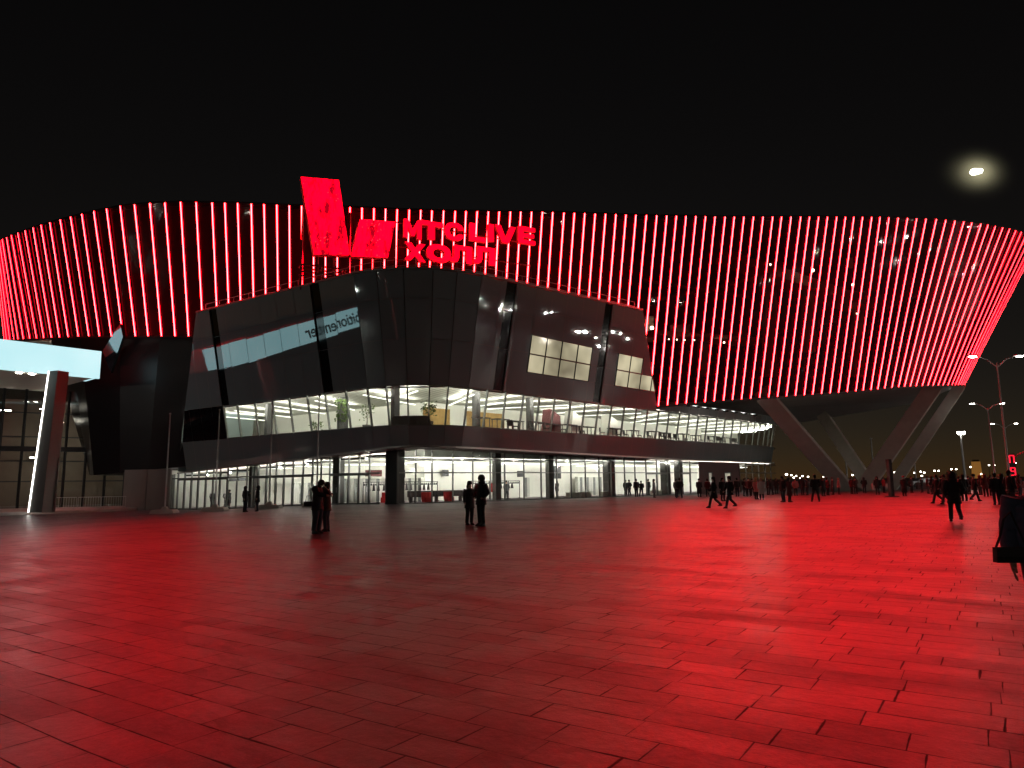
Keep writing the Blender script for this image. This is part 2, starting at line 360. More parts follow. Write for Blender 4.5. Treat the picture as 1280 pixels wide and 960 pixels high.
# ---- bowl: front edges taken fin by fin (image column of top end, of bottom end) with plan depth
TOPX = [-8, -6, -4, -1, 2.5, 8, 14, 22, 31, 41, 51, 62, 75, 88, 102, 117, 133, 150, 168, 187, 206, 225.6, 245, 265, 281, 297, 314, 330, 346, 361.5, 377, 392, 407, 422, 437.5, 452.5, 467.5, 482, 496.5, 511.5, 526, 540, 554.5, 569, 582.5, 596.5, 610.5, 624, 638, 651, 664.5, 678, 691, 705, 718, 731, 744, 757, 770, 782.5, 795, 808, 821, 833.5,
        845.5, 857.7, 870, 882, 894, 906.5, 918, 930, 942, 954, 966, 977, 989, 1001, 1012, 1023.4, 1034.5, 1046, 1057, 1067.5, 1078.4, 1089.8, 1100.3, 1111.4, 1123, 1134.5, 1146, 1157.8, 1170.6, 1182.5, 1194, 1205, 1215, 1226.4, 1235.3, 1244.5, 1253.7, 1262.3, 1270, 1277, 1283, 1288, 1292, 1295, 1297]
BOTR = [823, 834.4, 846.3, 857.7, 869.6, 881.3, 892.7, 904.6, 915.7, 927, 938.5, 949.6, 961, 972, 983.3, 994.4, 1005.5, 1016, 1027, 1037.7, 1048.3, 1059, 1070, 1079, 1088.7, 1097.3, 1106, 1115, 1123.3, 1130.7, 1138, 1145.3, 1153, 1160, 1166.4, 1172.8, 1179, 1185, 1190, 1194.2, 1197.8, 1200.4, 1202.6, 1204.4, 1206]
BOTL = [5, 8, 12, 17, 22.5, 29, 37, 45.5, 54.5, 64, 74, 85, 97.7, 110.8, 124, 139, 153.4, 169, 185, 201.7, 218.7, 235.6]
BOTX = []
for i, x in enumerate(TOPX):
    if i < len(BOTL): BOTX.append(BOTL[i])
    elif i >= len(TOPX) - len(BOTR): BOTX.append(BOTR[i - (len(TOPX) - len(BOTR))])
    else: BOTX.append(x + interp([(245, 9), (300, 5), (350, 2), (437, -2), (560, -9), (678, -14), (795, -20), (846, -22.5)], x) - (9 - 9))
YTOP = [(-10, 306), (0, 300), (22, 291), (41, 284.5), (62, 278), (88, 271), (117, 264), (150, 257.5), (187, 254), (225, 252.5), (300, 254), (377, 257.5), (437, 259), (500, 262), (570, 264), (678, 265), (800, 269), (906, 271), (1000, 271), (1100, 271.5), (1170, 274), (1205, 277), (1235, 281), (1262, 286), (1277, 290), (1290, 297), (1297, 304)]
YBOT = [(0, 425), (60, 422), (110, 420), (240, 420), (820, 507.5), (850, 505), (904, 500.5), (950, 497), (1000, 494), (1050, 490.5), (1100, 486), (1123, 483.5), (1150, 482), (1185, 481.3), (1206, 481)]
DTOP = [(-8, 79), (0, 76), (22, 71), (41, 68.6), (62, 66.8), (102, 64.6), (150, 63.2), (200, 62.6), (300, 62.4), (500, 63), (668, 64.3), (803, 66.0), (900, 68.4), (1000, 71), (1100, 73.8), (1200, 77), (1240, 79.0), (1270, 81.4), (1290, 85.5), (1297, 90)]
DBOT = [(2, 82), (8, 79), (22, 75), (45, 72.6), (64, 70.8), (110, 68.4), (150, 66.8), (201, 66.1), (300, 66.3), (500, 67.4), (668, 69), (822, 70.4), (904, 73.6), (1000, 77.5), (1100, 82), (1160, 85.5), (1185, 88), (1200, 92), (1206, 97)]
def bowl_top(x): return at(x, interp(YTOP, x), interp(DTOP, x))
def bowl_bot(x): return at(x, interp(YBOT, x), interp(DBOT, x))
tops = [bowl_top(x) for x in TOPX]; bots = [bowl_bot(x) for x in BOTX]
# smooth the plan a little so the surface is fair
def fair(ps, n=2):
    for _ in range(n):
        ps = [ps[0]] + [Vector((0.25 * a.x + 0.5 * b.x + 0.25 * c.x, 0.25 * a.y + 0.5 * b.y + 0.25 * c.y, 0.25 * a.z + 0.5 * b.z + 0.25 * c.z)) for a, b, c in zip(ps, ps[1:], ps[2:])] + [ps[-1]]
    return ps
def push(p, c, dist):                              # away from viewer-facing outside, along the wall normal
    return p + c * dist
def outward(i):
    a, b = max(i - 1, 0), min(i + 1, len(tops) - 1)
    t = ((tops[b] - tops[a]) + (bots[b] - bots[a])).normalized(); u = (tops[i] - bots[i]).normalized()
    n = t.cross(u).normalized()
    return n if n.y < 0 or abs(n.y) < 0.35 else -n
def build_bowl():
    nrm = [outward(i) for i in range(len(tops))]
    for i in range(len(nrm)):
        if i > 0 and nrm[i].dot(nrm[i - 1]) < 0: nrm[i] = -nrm[i]
    # closed plan: front edge then the back of the drum
    back_t = [(70, 112), (68, 128), (55, 142), (20, 152), (-30, 150), (-58, 130), (-66, 104), (-63, 90)]
    back_b = [(66, 108), (73, 119), (71, 124), (57, 137), (20, 148), (-30, 146), (-56, 126), (-64, 104), (-62, 92)]
    zt_r, zt_l = tops[-1].z, tops[0].z; zb_r, zb_l = bots[-1].z, bots[0].z
    bt = [Vector((x, y, lerp(zt_r, zt_l, k / 7))) for k, (x, y) in enumerate(back_t)]
    bb0 = [(66, 106), (73.2, 122), (57, 138), (22, 148), (-30, 146), (-56, 126), (-64, 104), (-61, 91)]
    bb = [Vector((x, y, (zb_r, 14.9, 12.6, 12, 14, 15, zb_l, zb_l)[k])) for k, (x, y) in enumerate(bb0)]
    ft = [p - n * 0.22 for p, n in zip(tops, nrm)]; fb = [p - n * 0.22 for p, n in zip(bots, nrm)]
    sk = MB()
    up = Vector((0, 0, 0.35))
    # skin panels between fins, split in 4 courses
    for i in range(len(ft) - 1):
        for k in range(4):
            t0, t1 = k / 4, (k + 1) / 4
            sk.quad(fb[i].lerp(ft[i], t0), fb[i + 1].lerp(ft[i + 1], t0), fb[i + 1].lerp(ft[i + 1], t1), fb[i].lerp(ft[i], t1))
    ring_t = [ft[-1]] + bt + [ft[0]]; ring_b = [fb[-1]] + bb + [fb[0]]
    for i in range(len(ring_t) - 1):
        sk.quad(ring_b[i], ring_b[i + 1], ring_t[i + 1], ring_t[i])
    for q in range((len(ft) - 1) * 4):
        if 60 <= q // 4 <= 92: sk.m[q] = 1
    o = sk.build('bowl_skin', [M['bowl'], M['bowl_clear']], HALL, smooth=False)
    def ins(px, py, Y): return at(px, py, Y)
    wa = plain('gallery_concrete', (.30, .22, .17), .8)
    for (x0, y0, Y0, x1, y1, Y1, w, h, nm) in ((945, 338, 78, 1085, 385, 84, 3, 1.3, 'gallery_slab'), (900, 320, 80, 960, 342, 80, 3, 1.0, 'gallery_slab'), (806, 418, 77, 945, 428, 82, 3, .5, 'gallery_slab'), (800, 330, 84, 930, 318, 86, .3, .3, 'roof_truss'), (800, 350, 84, 940, 372, 86, .3, .3, 'roof_truss'), (820, 375, 84, 960, 345, 86, .3, .3, 'roof_truss')):
        g = MB(); g.beam(ins(x0, y0, Y0), ins(x1, y1, Y1), w, h); g.build(nm, wa, HALL)
    for x, y0, y1, Y in ((1010, 350, 440, 80), (962, 345, 470, 80), (1072, 365, 470, 84), (880, 420, 470, 81)):
        g = MB(); g.beam(ins(x, y1, Y), ins(x, y0, Y), 1.3, 1.0, up=(0, 1, 0)); g.build('gallery_column', wa, HALL)
    for x, y, Y, r in ((1016, 338, 76.5, .35), (962, 331, 77, .35), (1066, 356, 82, .3), (815, 410, 76, .4), (836, 424, 76, .12), (846, 424.5, 76, .12), (856, 425, 76, .12), (868, 425, 76, .12), (905, 428, 78, .2), (1071, 392, 82, .15)):
        g = MB(); g.ball(ins(x, y, Y), r * .5, 8, 6); g.build('gallery_lamp', M['lamp_gallery'], HALL)
    for x0, x1, y0, y1, Y in ((806, 817, 395, 427, 77.5), (838, 862, 406, 420, 79), (1058, 1066, 322, 335, 82)):
        g = MB(); g.quad(ins(x0, y1, Y), ins(x1, y1, Y), ins(x1, y0, Y), ins(x0, y0, Y)); bk = [ins(x, y, Y) + Vector((0, .2, 0)) for x, y in ((x0, y1), (x0, y0), (x1, y0), (x1, y1))]; g.quad(*bk); g.build('gallery_screen', M['white_wall'], HALL)
    rf = MB(); cen = Vector((0, 108, 26.5)); full_t = ft + bt
    for a, b in zip(full_t, full_t[1:] + full_t[:1]): rf.quad(a - up, b - up, cen)
    rf.build('roof', M['dark_metal'], HALL)
    cop = MB()
    for i in range(len(ft) - 1):
        a, b = ft[i], ft[i + 1]; na, nb = nrm[i] * 0.10, nrm[i + 1] * 0.10
        cop.hexa([a - na * 4, a + na, b + nb, b - nb * 4], [p + Vector((0, 0, 0.18)) for p in (a - na * 4, a + na, b + nb, b - nb * 4)])
    cop.build('parapet_cap', M['dark_metal'], HALL)
    # soffit: from the bottom edge in to a line behind it
    so = MB(); inner = Vector((10, 108, 12.0)); full_b = fb + bb
    for a, b in zip(full_b, full_b[1:] + full_b[:1]): so.quad(b, a, inner)
    so.build('soffit', M['soffit'], HALL)
    ed = MB()
    for i in range(len(fb) - 1):
        a, b = fb[i], fb[i + 1]; na, nb = nrm[i] * 0.12, nrm[i + 1] * 0.12; dz = Vector((0, 0, -0.22))
        ed.hexa([a - na * 3 + dz, a + na + dz, b + nb + dz, b - nb * 3 + dz], [a - na * 3, a + na, b + nb, b - nb * 3])
    ed.build('bowl_rim', M['dark_metal'], HALL)
    # fins
    big = []
    rest = MB(); n_single = 0
    order = sorted(range(len(tops)), key=lambda i: -abs((TOPX[min(i + 1, len(tops) - 1)] - TOPX[max(i - 1, 0)])))
    single = set(order[:100])
    def fin(b, i):
        n = nrm[i]; u = (tops[i] - bots[i]).normalized(); t = u.cross(n).normalized()
        wc, we, dp = 0.046, 0.072, 0.07
        p0, p1 = bots[i], tops[i]
        for (a, c, mi, d) in ((-wc, wc, 0, 0.0), (-we, -wc, 1, 0.03), (wc, we, 1, 0.03)):
            b.hexa([p0 + t * a - n * dp, p0 + t * a - n * d, p0 + t * c - n * d, p0 + t * c - n * dp], [p1 + t * a - n * dp, p1 + t * a - n * d, p1 + t * c - n * d, p1 + t * c - n * dp], mi)
            # front face is the lamp; edge sides also glow, added to redden the skin
            k = len(b.f) - 6
            for j in range(6):
                if j not in (2, 3, 4): b.m[k + j] = 2
                elif j in (2, 4) and mi == 0: b.m[k + j] = 2
            if mi == 0: b.m[k + 3] = 0
            # which of the side faces looks outward is index 3 ring (1,2)
            if mi == 1: b.m[k + 2] = 3; b.m[k + 4] = 3; b.m[k + 3] = 1
    mats = [M['fin_core'], M['fin_edge'], M['dark_metal'], M['fin_side']]
    for i in range(len(tops)):
        if i in single:
            b = MB(); fin(b, i); b.build('light_fin', mats, HALL)
        else: fin(rest, i)
    r = rest.build('edge_light_fins', mats, HALL); r.name = 'bunched_light_fin'; r['kind'] = 'stuff'
build_bowl()

# ---- podium plan (outer skin at z = 7.2)
CORN = Vector((-6.73, 48.73, 0)); LD = Vector((0.806, -0.592, 0)); RD = Vector((0.692, 0.722, 0))
def plan_polyline():
    pts = [Vector((-36.0, 52.75 - 0.735 * (-36.0 + 12.2), 0))]
    p0 = CORN - LD * 5.6; p2 = CORN + RD * 5.6
    for k in range(13):
        t = k / 12; pts.append(p0 * (1 - t) ** 2 + CORN * 2 * t * (1 - t) + p2 * t * t)
    pts.append(Vector((33.5, 52.3 + 1.042 * 36.8, 0)))
    a = pts[-1]; d = RD.copy()
    for k in range(14):                            # the far end curls away
        d = (Matrix.Rotation(rad(5.2), 3, 'Z') @ d); a = a + d * 1.35; pts.append(a.copy())
    return pts
PL = plan_polyline()
CUM = [0.0]
for a, b in zip(PL, PL[1:]): CUM.append(CUM[-1] + (b - a).length)
SMAX = CUM[-1]
def plan(s):
    s = max(0.0, min(SMAX, s))
    for i in range(len(PL) - 1):
        if s <= CUM[i + 1] or i == len(PL) - 2:
            t = (s - CUM[i]) / (CUM[i + 1] - CUM[i]); return PL[i].lerp(PL[i + 1], t)
def nrm_at(s):
    a, b = plan(s - 0.9), plan(s + 0.9); d = (b - a).normalized(); return Vector((d.y, -d.x, 0))
def skin(s, z, off=0.0):
    n = nrm_at(s); p = plan(s) + n * (0.2 * (z - 7.2) + off); return Vector((p.x, p.y, z))
def s_at_px(px, z):
    lo, hi = 0.0, SMAX
    for _ in range(50):
        m = (lo + hi) / 2
        if project(skin(m, z))[0] < px: lo = m
        else: hi = m
    return (lo + hi) / 2
S_MID = s_at_px(500, 8.7)
def z_fascia(s): return interp([(0, 2.75), (4, 2.95), (S_MID - 12, 3.75), (S_MID, 4.35), (S_MID + 10, 4.25), (S_MID + 40, 3.85), (SMAX, 3.8)], s)
ZW0, ZW1 = 5.78, 8.74
def z_top(s): return interp([(0, 17.5), (S_MID - 25, 17.4), (S_MID, 16.95), (S_MID + 3, 16.95), (S_MID + 27, 18.0), (SMAX, 18.2)], s)
def s_left(z): return lerp(s_at_px(222, 3.0), s_at_px(245, 17.4), (z - 3.0) / 14.4)
_sl3, _sl17 = s_at_px(222, 3.0), s_at_px(245, 17.4)
_sr18, _sr9 = s_at_px(803.5, 18.0), s_at_px(821, 9.2)
def sL(z): return lerp(_sl3, _sl17, (z - 3.0) / 14.4)
def sR(z): return lerp(_sr9, _sr18, (z - 9.2) / 8.8)
MULX = [279, 296, 318, 340, 361, 383.5, 406, 432, 459, 482.5, 509, 537, 560.5, 586, 610, 633, 655, 675, 694, 714, 732, 749, 765, 781, 796, 810, 824, 837, 850, 862, 873.5, 885, 897, 907, 917, 927, 936, 944, 951, 957.5, 963, 967.5, 971]
MUL = [s_at_px(x, ZW1) for x in MULX]
LEFT_EXTRA = [MUL[0] - 1.95 * k for k in (4, 3, 2, 1)]
COLS = LEFT_EXTRA + MUL
SLOTS = []
for px, zz in ((268, 16), (397, 15), (636, 15), (757, 15)):
    sc = s_at_px(px, zz); SLOTS.append((sc - 0.55, sc + 0.55))
def build_podium():
    # panel columns above the window strip: column lines plus the slot edges
    edges = [c for c in COLS if c < _sr9 + 3] + [MUL[26]]
    for a, b in SLOTS: edges = [e for e in edges if not (a - 0.35 < e < b + 0.35)] + [a, b]
    edges = sorted(set(edges))
    lit_cols = (s_at_px(671, 12), s_at_px(740, 12)); lit2 = (s_at_px(768, 11), s_at_px(822, 10))
    clad = MB(); back = MB(); slot = MB(); rnd = random.Random(3)
    tilt = rnd.gauss
    def panel(b, s0, s1, z0, z1, gap=0.022, out=0.0, wob=0.0025, mi=0):
        def Z(z, s): return z
        ps = []
        for s, z in ((s0, z0), (s1, z0), (s1, z1), (s0, z1)):
            lo, hi = (sL(z), sR(z)) if z1 > ZW1 + 0.8 else (sL(z), SMAX)
            ps.append((min(max(s, lo), hi), z))
        if ps[1][0] - ps[0][0] < 0.05 and ps[2][0] - ps[3][0] < 0.05: return
        zt0, zt1 = ps[3][1], ps[2][1]
        pts = [skin(ps[0][0] + gap, ps[0][1] + gap, out), skin(ps[1][0] - gap, ps[1][1] + gap, out), skin(ps[2][0] - gap, ps[2][1] - gap, out), skin(ps[3][0] + gap, ps[3][1] - gap, out)]
        n = nrm_at((s0 + s1) / 2); ax, az = rnd.gauss(0, wob), rnd.gauss(0, wob)
        pts = [p + n * (ax * k[0] + az * k[1]) for p, k in zip(pts, ((-1, -1), (1, -1), (1, 1), (-1, 1)))]
        b.quad(*pts, mi=mi)
    rows_n = [(ZW1, 12.0), (12.0, 14.9), (14.9, None)]
    for s0, s1 in zip(edges, edges[1:]):
        sm = (s0 + s1) / 2
        is_slot = any(abs(s0 - a) < 1e-4 for a, _ in SLOTS)
        lit = lit_cols[0] < sm < lit_cols[1] or lit2[0] < sm < lit2[1]
        rr = list(rows_n)
        if sm > s_at_px(660, 12) and not is_slot: rr = [(ZW1, 10.45), (10.45, 11.95), (11.95, 13.5), (13.5, 15.6), (15.6, None)]
        for z0, z1 in rr:
            z0e = z0; z1a = z_top(s0) if z1 is None else z1
            b = slot if is_slot else clad
            if lit and z1 is not None and 10.4 <= z0 and z1 <= 13.6:
                if lit2[0] < sm and z0 > 11 and sm > s_at_px(806, 11): pass
                else:
                    w = MB(); panel(w, s0, s1, z0, z1a, out=0.0)
                    if w.f:
                        lw_ = w.build('lit_blind_window', M['window_warm'], HALL); fr = MB(); q = [Vector(v) for v in w.v]
                        for i in range(4): fr.beam(q[i], q[(i + 1) % 4], .10, .06)
                        fr.build('window_frame', M['dark_metal'], lw_)
                    continue
            panel(b, s0, s1, z0, z1a, out=-0.12 if is_slot else 0.0)
        panel(back, s0, s1, ZW1, z_top(s0), gap=0, out=-0.18, wob=0)
    fasc = MB(); para = MB()
    # fascia under the strip, two courses of joints
    for s0, s1 in zip(COLS, COLS[1:]):
        ps = [max(s0, sL(3)), max(s1, sL(3))]
        if ps[1] - ps[0] < 0.05: continue
        g = 0.02; z00, z01 = z_fascia(ps[0]), z_fascia(ps[1]); n = nrm_at((s0 + s1) / 2); k = rnd.gauss(0, 0.0025)
        fasc.quad(skin(ps[0] + g, z00), skin(ps[1] - g, z01) + n * k, skin(ps[1] - g, ZW0) + n * k, skin(ps[0] + g, ZW0))
        back.quad(skin(ps[0], z00, -.06), skin(ps[1], z01, -.06), skin(ps[1], ZW0, -.06), skin(ps[0], ZW0, -.06))
        if s0 > sR(9.2) - 1:                       # low parapet above the strip on the wing under the bowl
            para.quad(skin(s0 + g, ZW1), skin(s1 - g, ZW1), skin(s1 - g, 9.7), skin(s0 + g, 9.7))
        if s0 < MUL[0] - 0.01:                     # closed wall left of the strip
            a, c = max(s0, sL(5.8)), max(s1, sL(5.8))
            if c - a > 0.05:
                back.quad(skin(a, ZW0, -.08), skin(c, ZW0, -.08), skin(max(c, sL(8.7)), ZW1, -.08), skin(max(a, sL(8.7)), ZW1, -.08))
                slot.quad(skin(a + g, ZW0), skin(c - g, ZW0), skin(max(c, sL(8.7)) - g, ZW1), skin(max(a, sL(8.7)) + g, ZW1))
    clad.build('cladding', M['clad'], HALL); fasc.build('fascia_cladding', M['clad'], HALL); para.build('parapet_cladding', M['clad'], HALL); back.build('cladding_backing', M['seam'], HALL); per = {}
    for i, f in enumerate(slot.f):
        c = sum((Vector(slot.v[k]) for k in f), Vector()) / len(f); key = -1 if c.z < ZW1 else min(range(4), key=lambda q: (skin(sum(SLOTS[q]) / 2, c.z) - c).length)
        b = per.setdefault(key, MB()); b.quad(*[slot.v[k] for k in f])
    for key, b in sorted(per.items()): b.build('slot_window' if key >= 0 else 'blind_glazing', M['slot'], HALL)
    # end returns
    rt = MB()
    zl = [3.0, 6, 9, 12, 15, 17.4]
    for z0, z1 in zip(zl, zl[1:]):
        a, b = skin(sL(z0), z0), skin(sL(z1), z1); d = Vector((0.45, 1.0, 0)).normalized() * 9
        rt.quad(a, b, b + d, a + d)
    zr = [8.9, 11, 13, 15, 18.0]
    for z0, z1 in zip(zr, zr[1:]):
        a, b = skin(sR(z0), z0), skin(sR(z1), z1); d = Vector((-0.25, 1.0, 0)).normalized() * 6
        rt.quad(b, a, a + d, b + d)
    rt.build('podium_side', M['clad'], HALL)
    # flat roof, coping rail
    rf = MB(); cp = MB(); n = 44; s0, s1 = _sl17, _sr18
    ss = [lerp(s0, s1, k / n) for k in range(n + 1)]
    for a, b in zip(ss, ss[1:]):
        pa, pb = skin(a, z_top(a)), skin(b, z_top(b)); na, nb = nrm_at(a), nrm_at(b)
        qa, qb = Vector((pa.x * 0.55 - 2, 72, pa.z - 0.1)), Vector((pb.x * 0.55 - 2, 72, pb.z - 0.1))
        rf.quad(pa - na * .05 + Vector((0, 0, -.1)), pb - nb * .05 + Vector((0, 0, -.1)), qb, qa)
        cp.hexa([pa - na * .5, pa + na * .05, pb + nb * .05, pb - nb * .5], [q + Vector((0, 0, .14)) for q in (pa - na * .5, pa + na * .05, pb + nb * .05, pb - nb * .5)])
    rf.build('podium_roof', M['dark_metal'], HALL); cp.build('roof_coping', M['trim'], HALL)
    rl = MB()
    def railpt(s, h): p = skin(s, z_top(s)) - nrm_at(s) * 0.9; return p + Vector((0, 0, h))
    for hgt in (0.55, 1.0): rl.tube([railpt(s, hgt) for s in ss], 0.025, 5)
    for s in ss[::2]: rl.beam(railpt(s, 0), railpt(s, 1.0), 0.04, 0.04)
    rl.build('roof_railing', M['pole'], HALL)
    # bright metal drip edge under the fascia and the soffit behind it
    tr = MB(); sf = MB()
    ss = [lerp(sL(3), SMAX, k / 70) for k in range(71)]
    for a, b in zip(ss, ss[1:]):
        A, B = skin(a, z_fascia(a)), skin(b, z_fascia(b)); na, nb = nrm_at(a), nrm_at(b); dz = Vector((0, 0, -.13))
        tr.hexa([A - na * .3 + dz, A + na * .06 + dz, B + nb * .06 + dz, B - nb * .3 + dz], [A - na * .3, A + na * .06, B + nb * .06, B - nb * .3])
        sf.quad(A - na * .3 + dz * .5, B - nb * .3 + dz * .5, B - nb * 4.2 + dz * .5, A - na * 4.2 + dz * .5)
    tr.build('fascia_trim', M['trim'], HALL); sf.build('podium_soffit', M['soffit'], HALL)
    # upper window strip
    for i, (s0, s1) in enumerate(zip(MUL, MUL[1:])):
        w = MB()
        w.beam(skin(s0, ZW0, -.02), skin(s0, ZW1, -.02), 0.09, 0.16, up=nrm_at(s0))
        w.beam(skin(s0, ZW0 + .04, -.05), skin(s1, ZW0 + .04, -.05), 0.08, 0.08); w.beam(skin(s0, ZW1 - .04, -.05), skin(s1, ZW1 - .04, -.05), 0.08, 0.08)
        o = w.build('upper_window', M['mullion'], HALL)
        p = MB(); g = 0.045; p.quad(skin(s0 + g, ZW0, -.06), skin(s1 - g, ZW0, -.06), skin(s1 - g, ZW1, -.06), skin(s0 + g, ZW1, -.06)); p.build('pane', M['glass'], o)
build_podium()

# ---- ground floor glazing line
def _flat(px, py): g = on_ground(px, py); return Vector((g.x, g.y, 0))
GFL = [_flat(213.5, 637), _flat(213.5, 637).lerp(Vector((-9.15, 54.0, 0)), .5), Vector((-9.15, 54.0, 0)), Vector((10.4, 71.0, 0)), Vector((20.8, 80.4, 0)), Vector((33.0, 92.6, 0)), Vector((38.5, 101, 0))]
GCUM = [0.0]
for a, b in zip(GFL, GFL[1:]): GCUM.append(GCUM[-1] + (b - a).length)
def gpl(s):
    for i in range(len(GFL) - 1):
        if s <= GCUM[i + 1] or i == len(GFL) - 2:
            return GFL[i].lerp(GFL[i + 1], (s - GCUM[i]) / (GCUM[i + 1] - GCUM[i]))
def gnrm(s):
    a, b = gpl(max(0, s - .05)), gpl(min(GCUM[-1], s + .05)); d = (b - a).normalized(); return Vector((d.y, -d.x, 0))
def gs_px(px, z=1.6):
    lo, hi = 0.0, GCUM[-1]
    for _ in range(50):
        m = (lo + hi) / 2; p = gpl(m)
        if project((p.x, p.y, z))[0] < px: lo = m
        else: hi = m
    return lo
def gf(s, z): p = gpl(s); return Vector((p.x, p.y, gz(p.x) * (1 - min(1, max(0, z / 3.0))) + z))
def top_of_gf(s):
    p = gpl(s); q = project((p.x, p.y, 3)); return z_fascia(s_at_px(q[0], 4.0)) - 0.13
def build_ground_floor():
    HT = 2.42                                      # transom height
    def leaf(o_name, s0, s1, door):
        zt = top_of_gf((s0 + s1) / 2)
        fr = MB(); w = 0.07 if not door else 0.08; dv = gnrm((s0 + s1) / 2)
        fr.beam(gf(s0, 0), gf(s0, zt), w, 0.14, up=dv); fr.beam(gf(s0, HT), gf(s1, HT), 0.10, 0.10); fr.beam(gf(s0, 0.05), gf(s1, 0.05), 0.10, 0.10)
        if door: fr.beam(gf(s0 + .06, HT - .1), gf(s1 - .06, HT - .1), 0.10, 0.14); fr.beam(gf(s1 - .07, 0.0), gf(s1 - .07, HT), 0.10, 0.12, up=dv)
        o = fr.build(o_name, M['mullion'], HALL)
        p = MB(); g = .05; p.quad(gf(s0 + g, 0.08), gf(s1 - g, 0.08), gf(s1 - g, HT - .05), gf(s0 + g, HT - .05)); p.quad(gf(s0 + g, HT + .05), gf(s1 - g, HT + .05), gf(s1 - g, zt), gf(s0 + g, zt))
        p.build('pane', M['glass'], o)
        if door:
            h = MB(); a = s1 - .25; h.tube([gf(a, 0.95) + dv * .06, gf(a, 1.35) + dv * .06], 0.02, 6); h.build('handle', M['pole'], o)
    doors = [222.5, 231, 239.5, 248, 257.5, 266.5, 275, 284.5]
    xs = [213, 217.5] + doors + [296, 308.5, 315, 323, 333, 345, 355, 366, 378.5, 390.5]
    xs += [401, 412, 424, 436, 449, 462, 475]
    door_px = set(doors[:-1] + [315, 323, 333, 345, 355, 366, 378.5, 412, 424, 436, 449])
    for a, b in zip(xs, xs[1:]): leaf('entrance_door' if a in door_px else 'shop_window', gs_px(a), gs_px(b), a in door_px)
    xr = [497, 519.5, 540, 566, 591, 613, 631, 655, 676.5, 696, 714, 732, 749, 764, 781, 794, 808, 821.5, 835, 850, 863, 872]
    for a, b in zip(xr, xr[1:]): leaf('entrance_door' if a in (808, 821.5, 850) else 'shop_window', gs_px(a), gs_px(b), a in (808, 821.5, 850))
    # columns
    for px, w, inset in ((304, 0.75, .8), (410, 0.75, .8), (487.5, 1.15, 0), (627, 0.62, .35), (693.5, 0.62, .35), (771, 1.0, .5), (841, .9, .5), (857, .8, .5)):
        s = gs_px(px); p = gpl(s) - gnrm(s) * (inset + w / 2); c = MB(); z1 = top_of_gf(s); z0 = gz(p.x)
        c.box((p.x, p.y, (z0 + z1) / 2), (w, w * .8, z1 - z0), math.atan2(-gnrm(s).x, gnrm(s).y)); c.build('ground_column', M['dark_column'], HALL)
    # dark wall with doors on the wing under the bowl
    w = MB(); a, b = gs_px(874), gs_px(925)
    for s0, s1 in ((a, gs_px(886)), (gs_px(890.5), gs_px(906)), (gs_px(913.5), b)):
        w.quad(gf(s0, 0), gf(s1, 0), gf(s1, 3.7), gf(s0, 3.7))
    for s0, s1 in ((gs_px(886), gs_px(890.5)), (gs_px(906), gs_px(913.5))): w.quad(gf(s0, 2.5), gf(s1, 2.5), gf(s1, 3.7), gf(s0, 3.7))
    w.build('wing_wall', plain('reddish_wall_panel', (0.20, 0.08, 0.075), 0.5), HALL)
    for x0, x1 in ((886, 890.5), (906, 913.5)):
        s0, s1 = gs_px(x0), gs_px(x1); d = MB(); d.beam(gf(s0, 0), gf(s0, 2.5), .1, .1); d.beam(gf(s1, 0), gf(s1, 2.5), .1, .1); d.beam(gf(s0, 2.45), gf(s1, 2.45), .1, .1)
        o = d.build('entrance_door', M['mullion'], HALL); p = MB(); p.quad(gf(s0 + .06, .05), gf(s1 - .06, .05), gf(s1 - .06, 2.4), gf(s0 + .06, 2.4)); p.build('pane', M['glass'], o)
    xs = [925, 933, 941, 949, 957, 964, 970]
    for x0, x1 in zip(xs, xs[1:]): leaf('shop_window', gs_px(x0), gs_px(x1), False)
build_ground_floor()

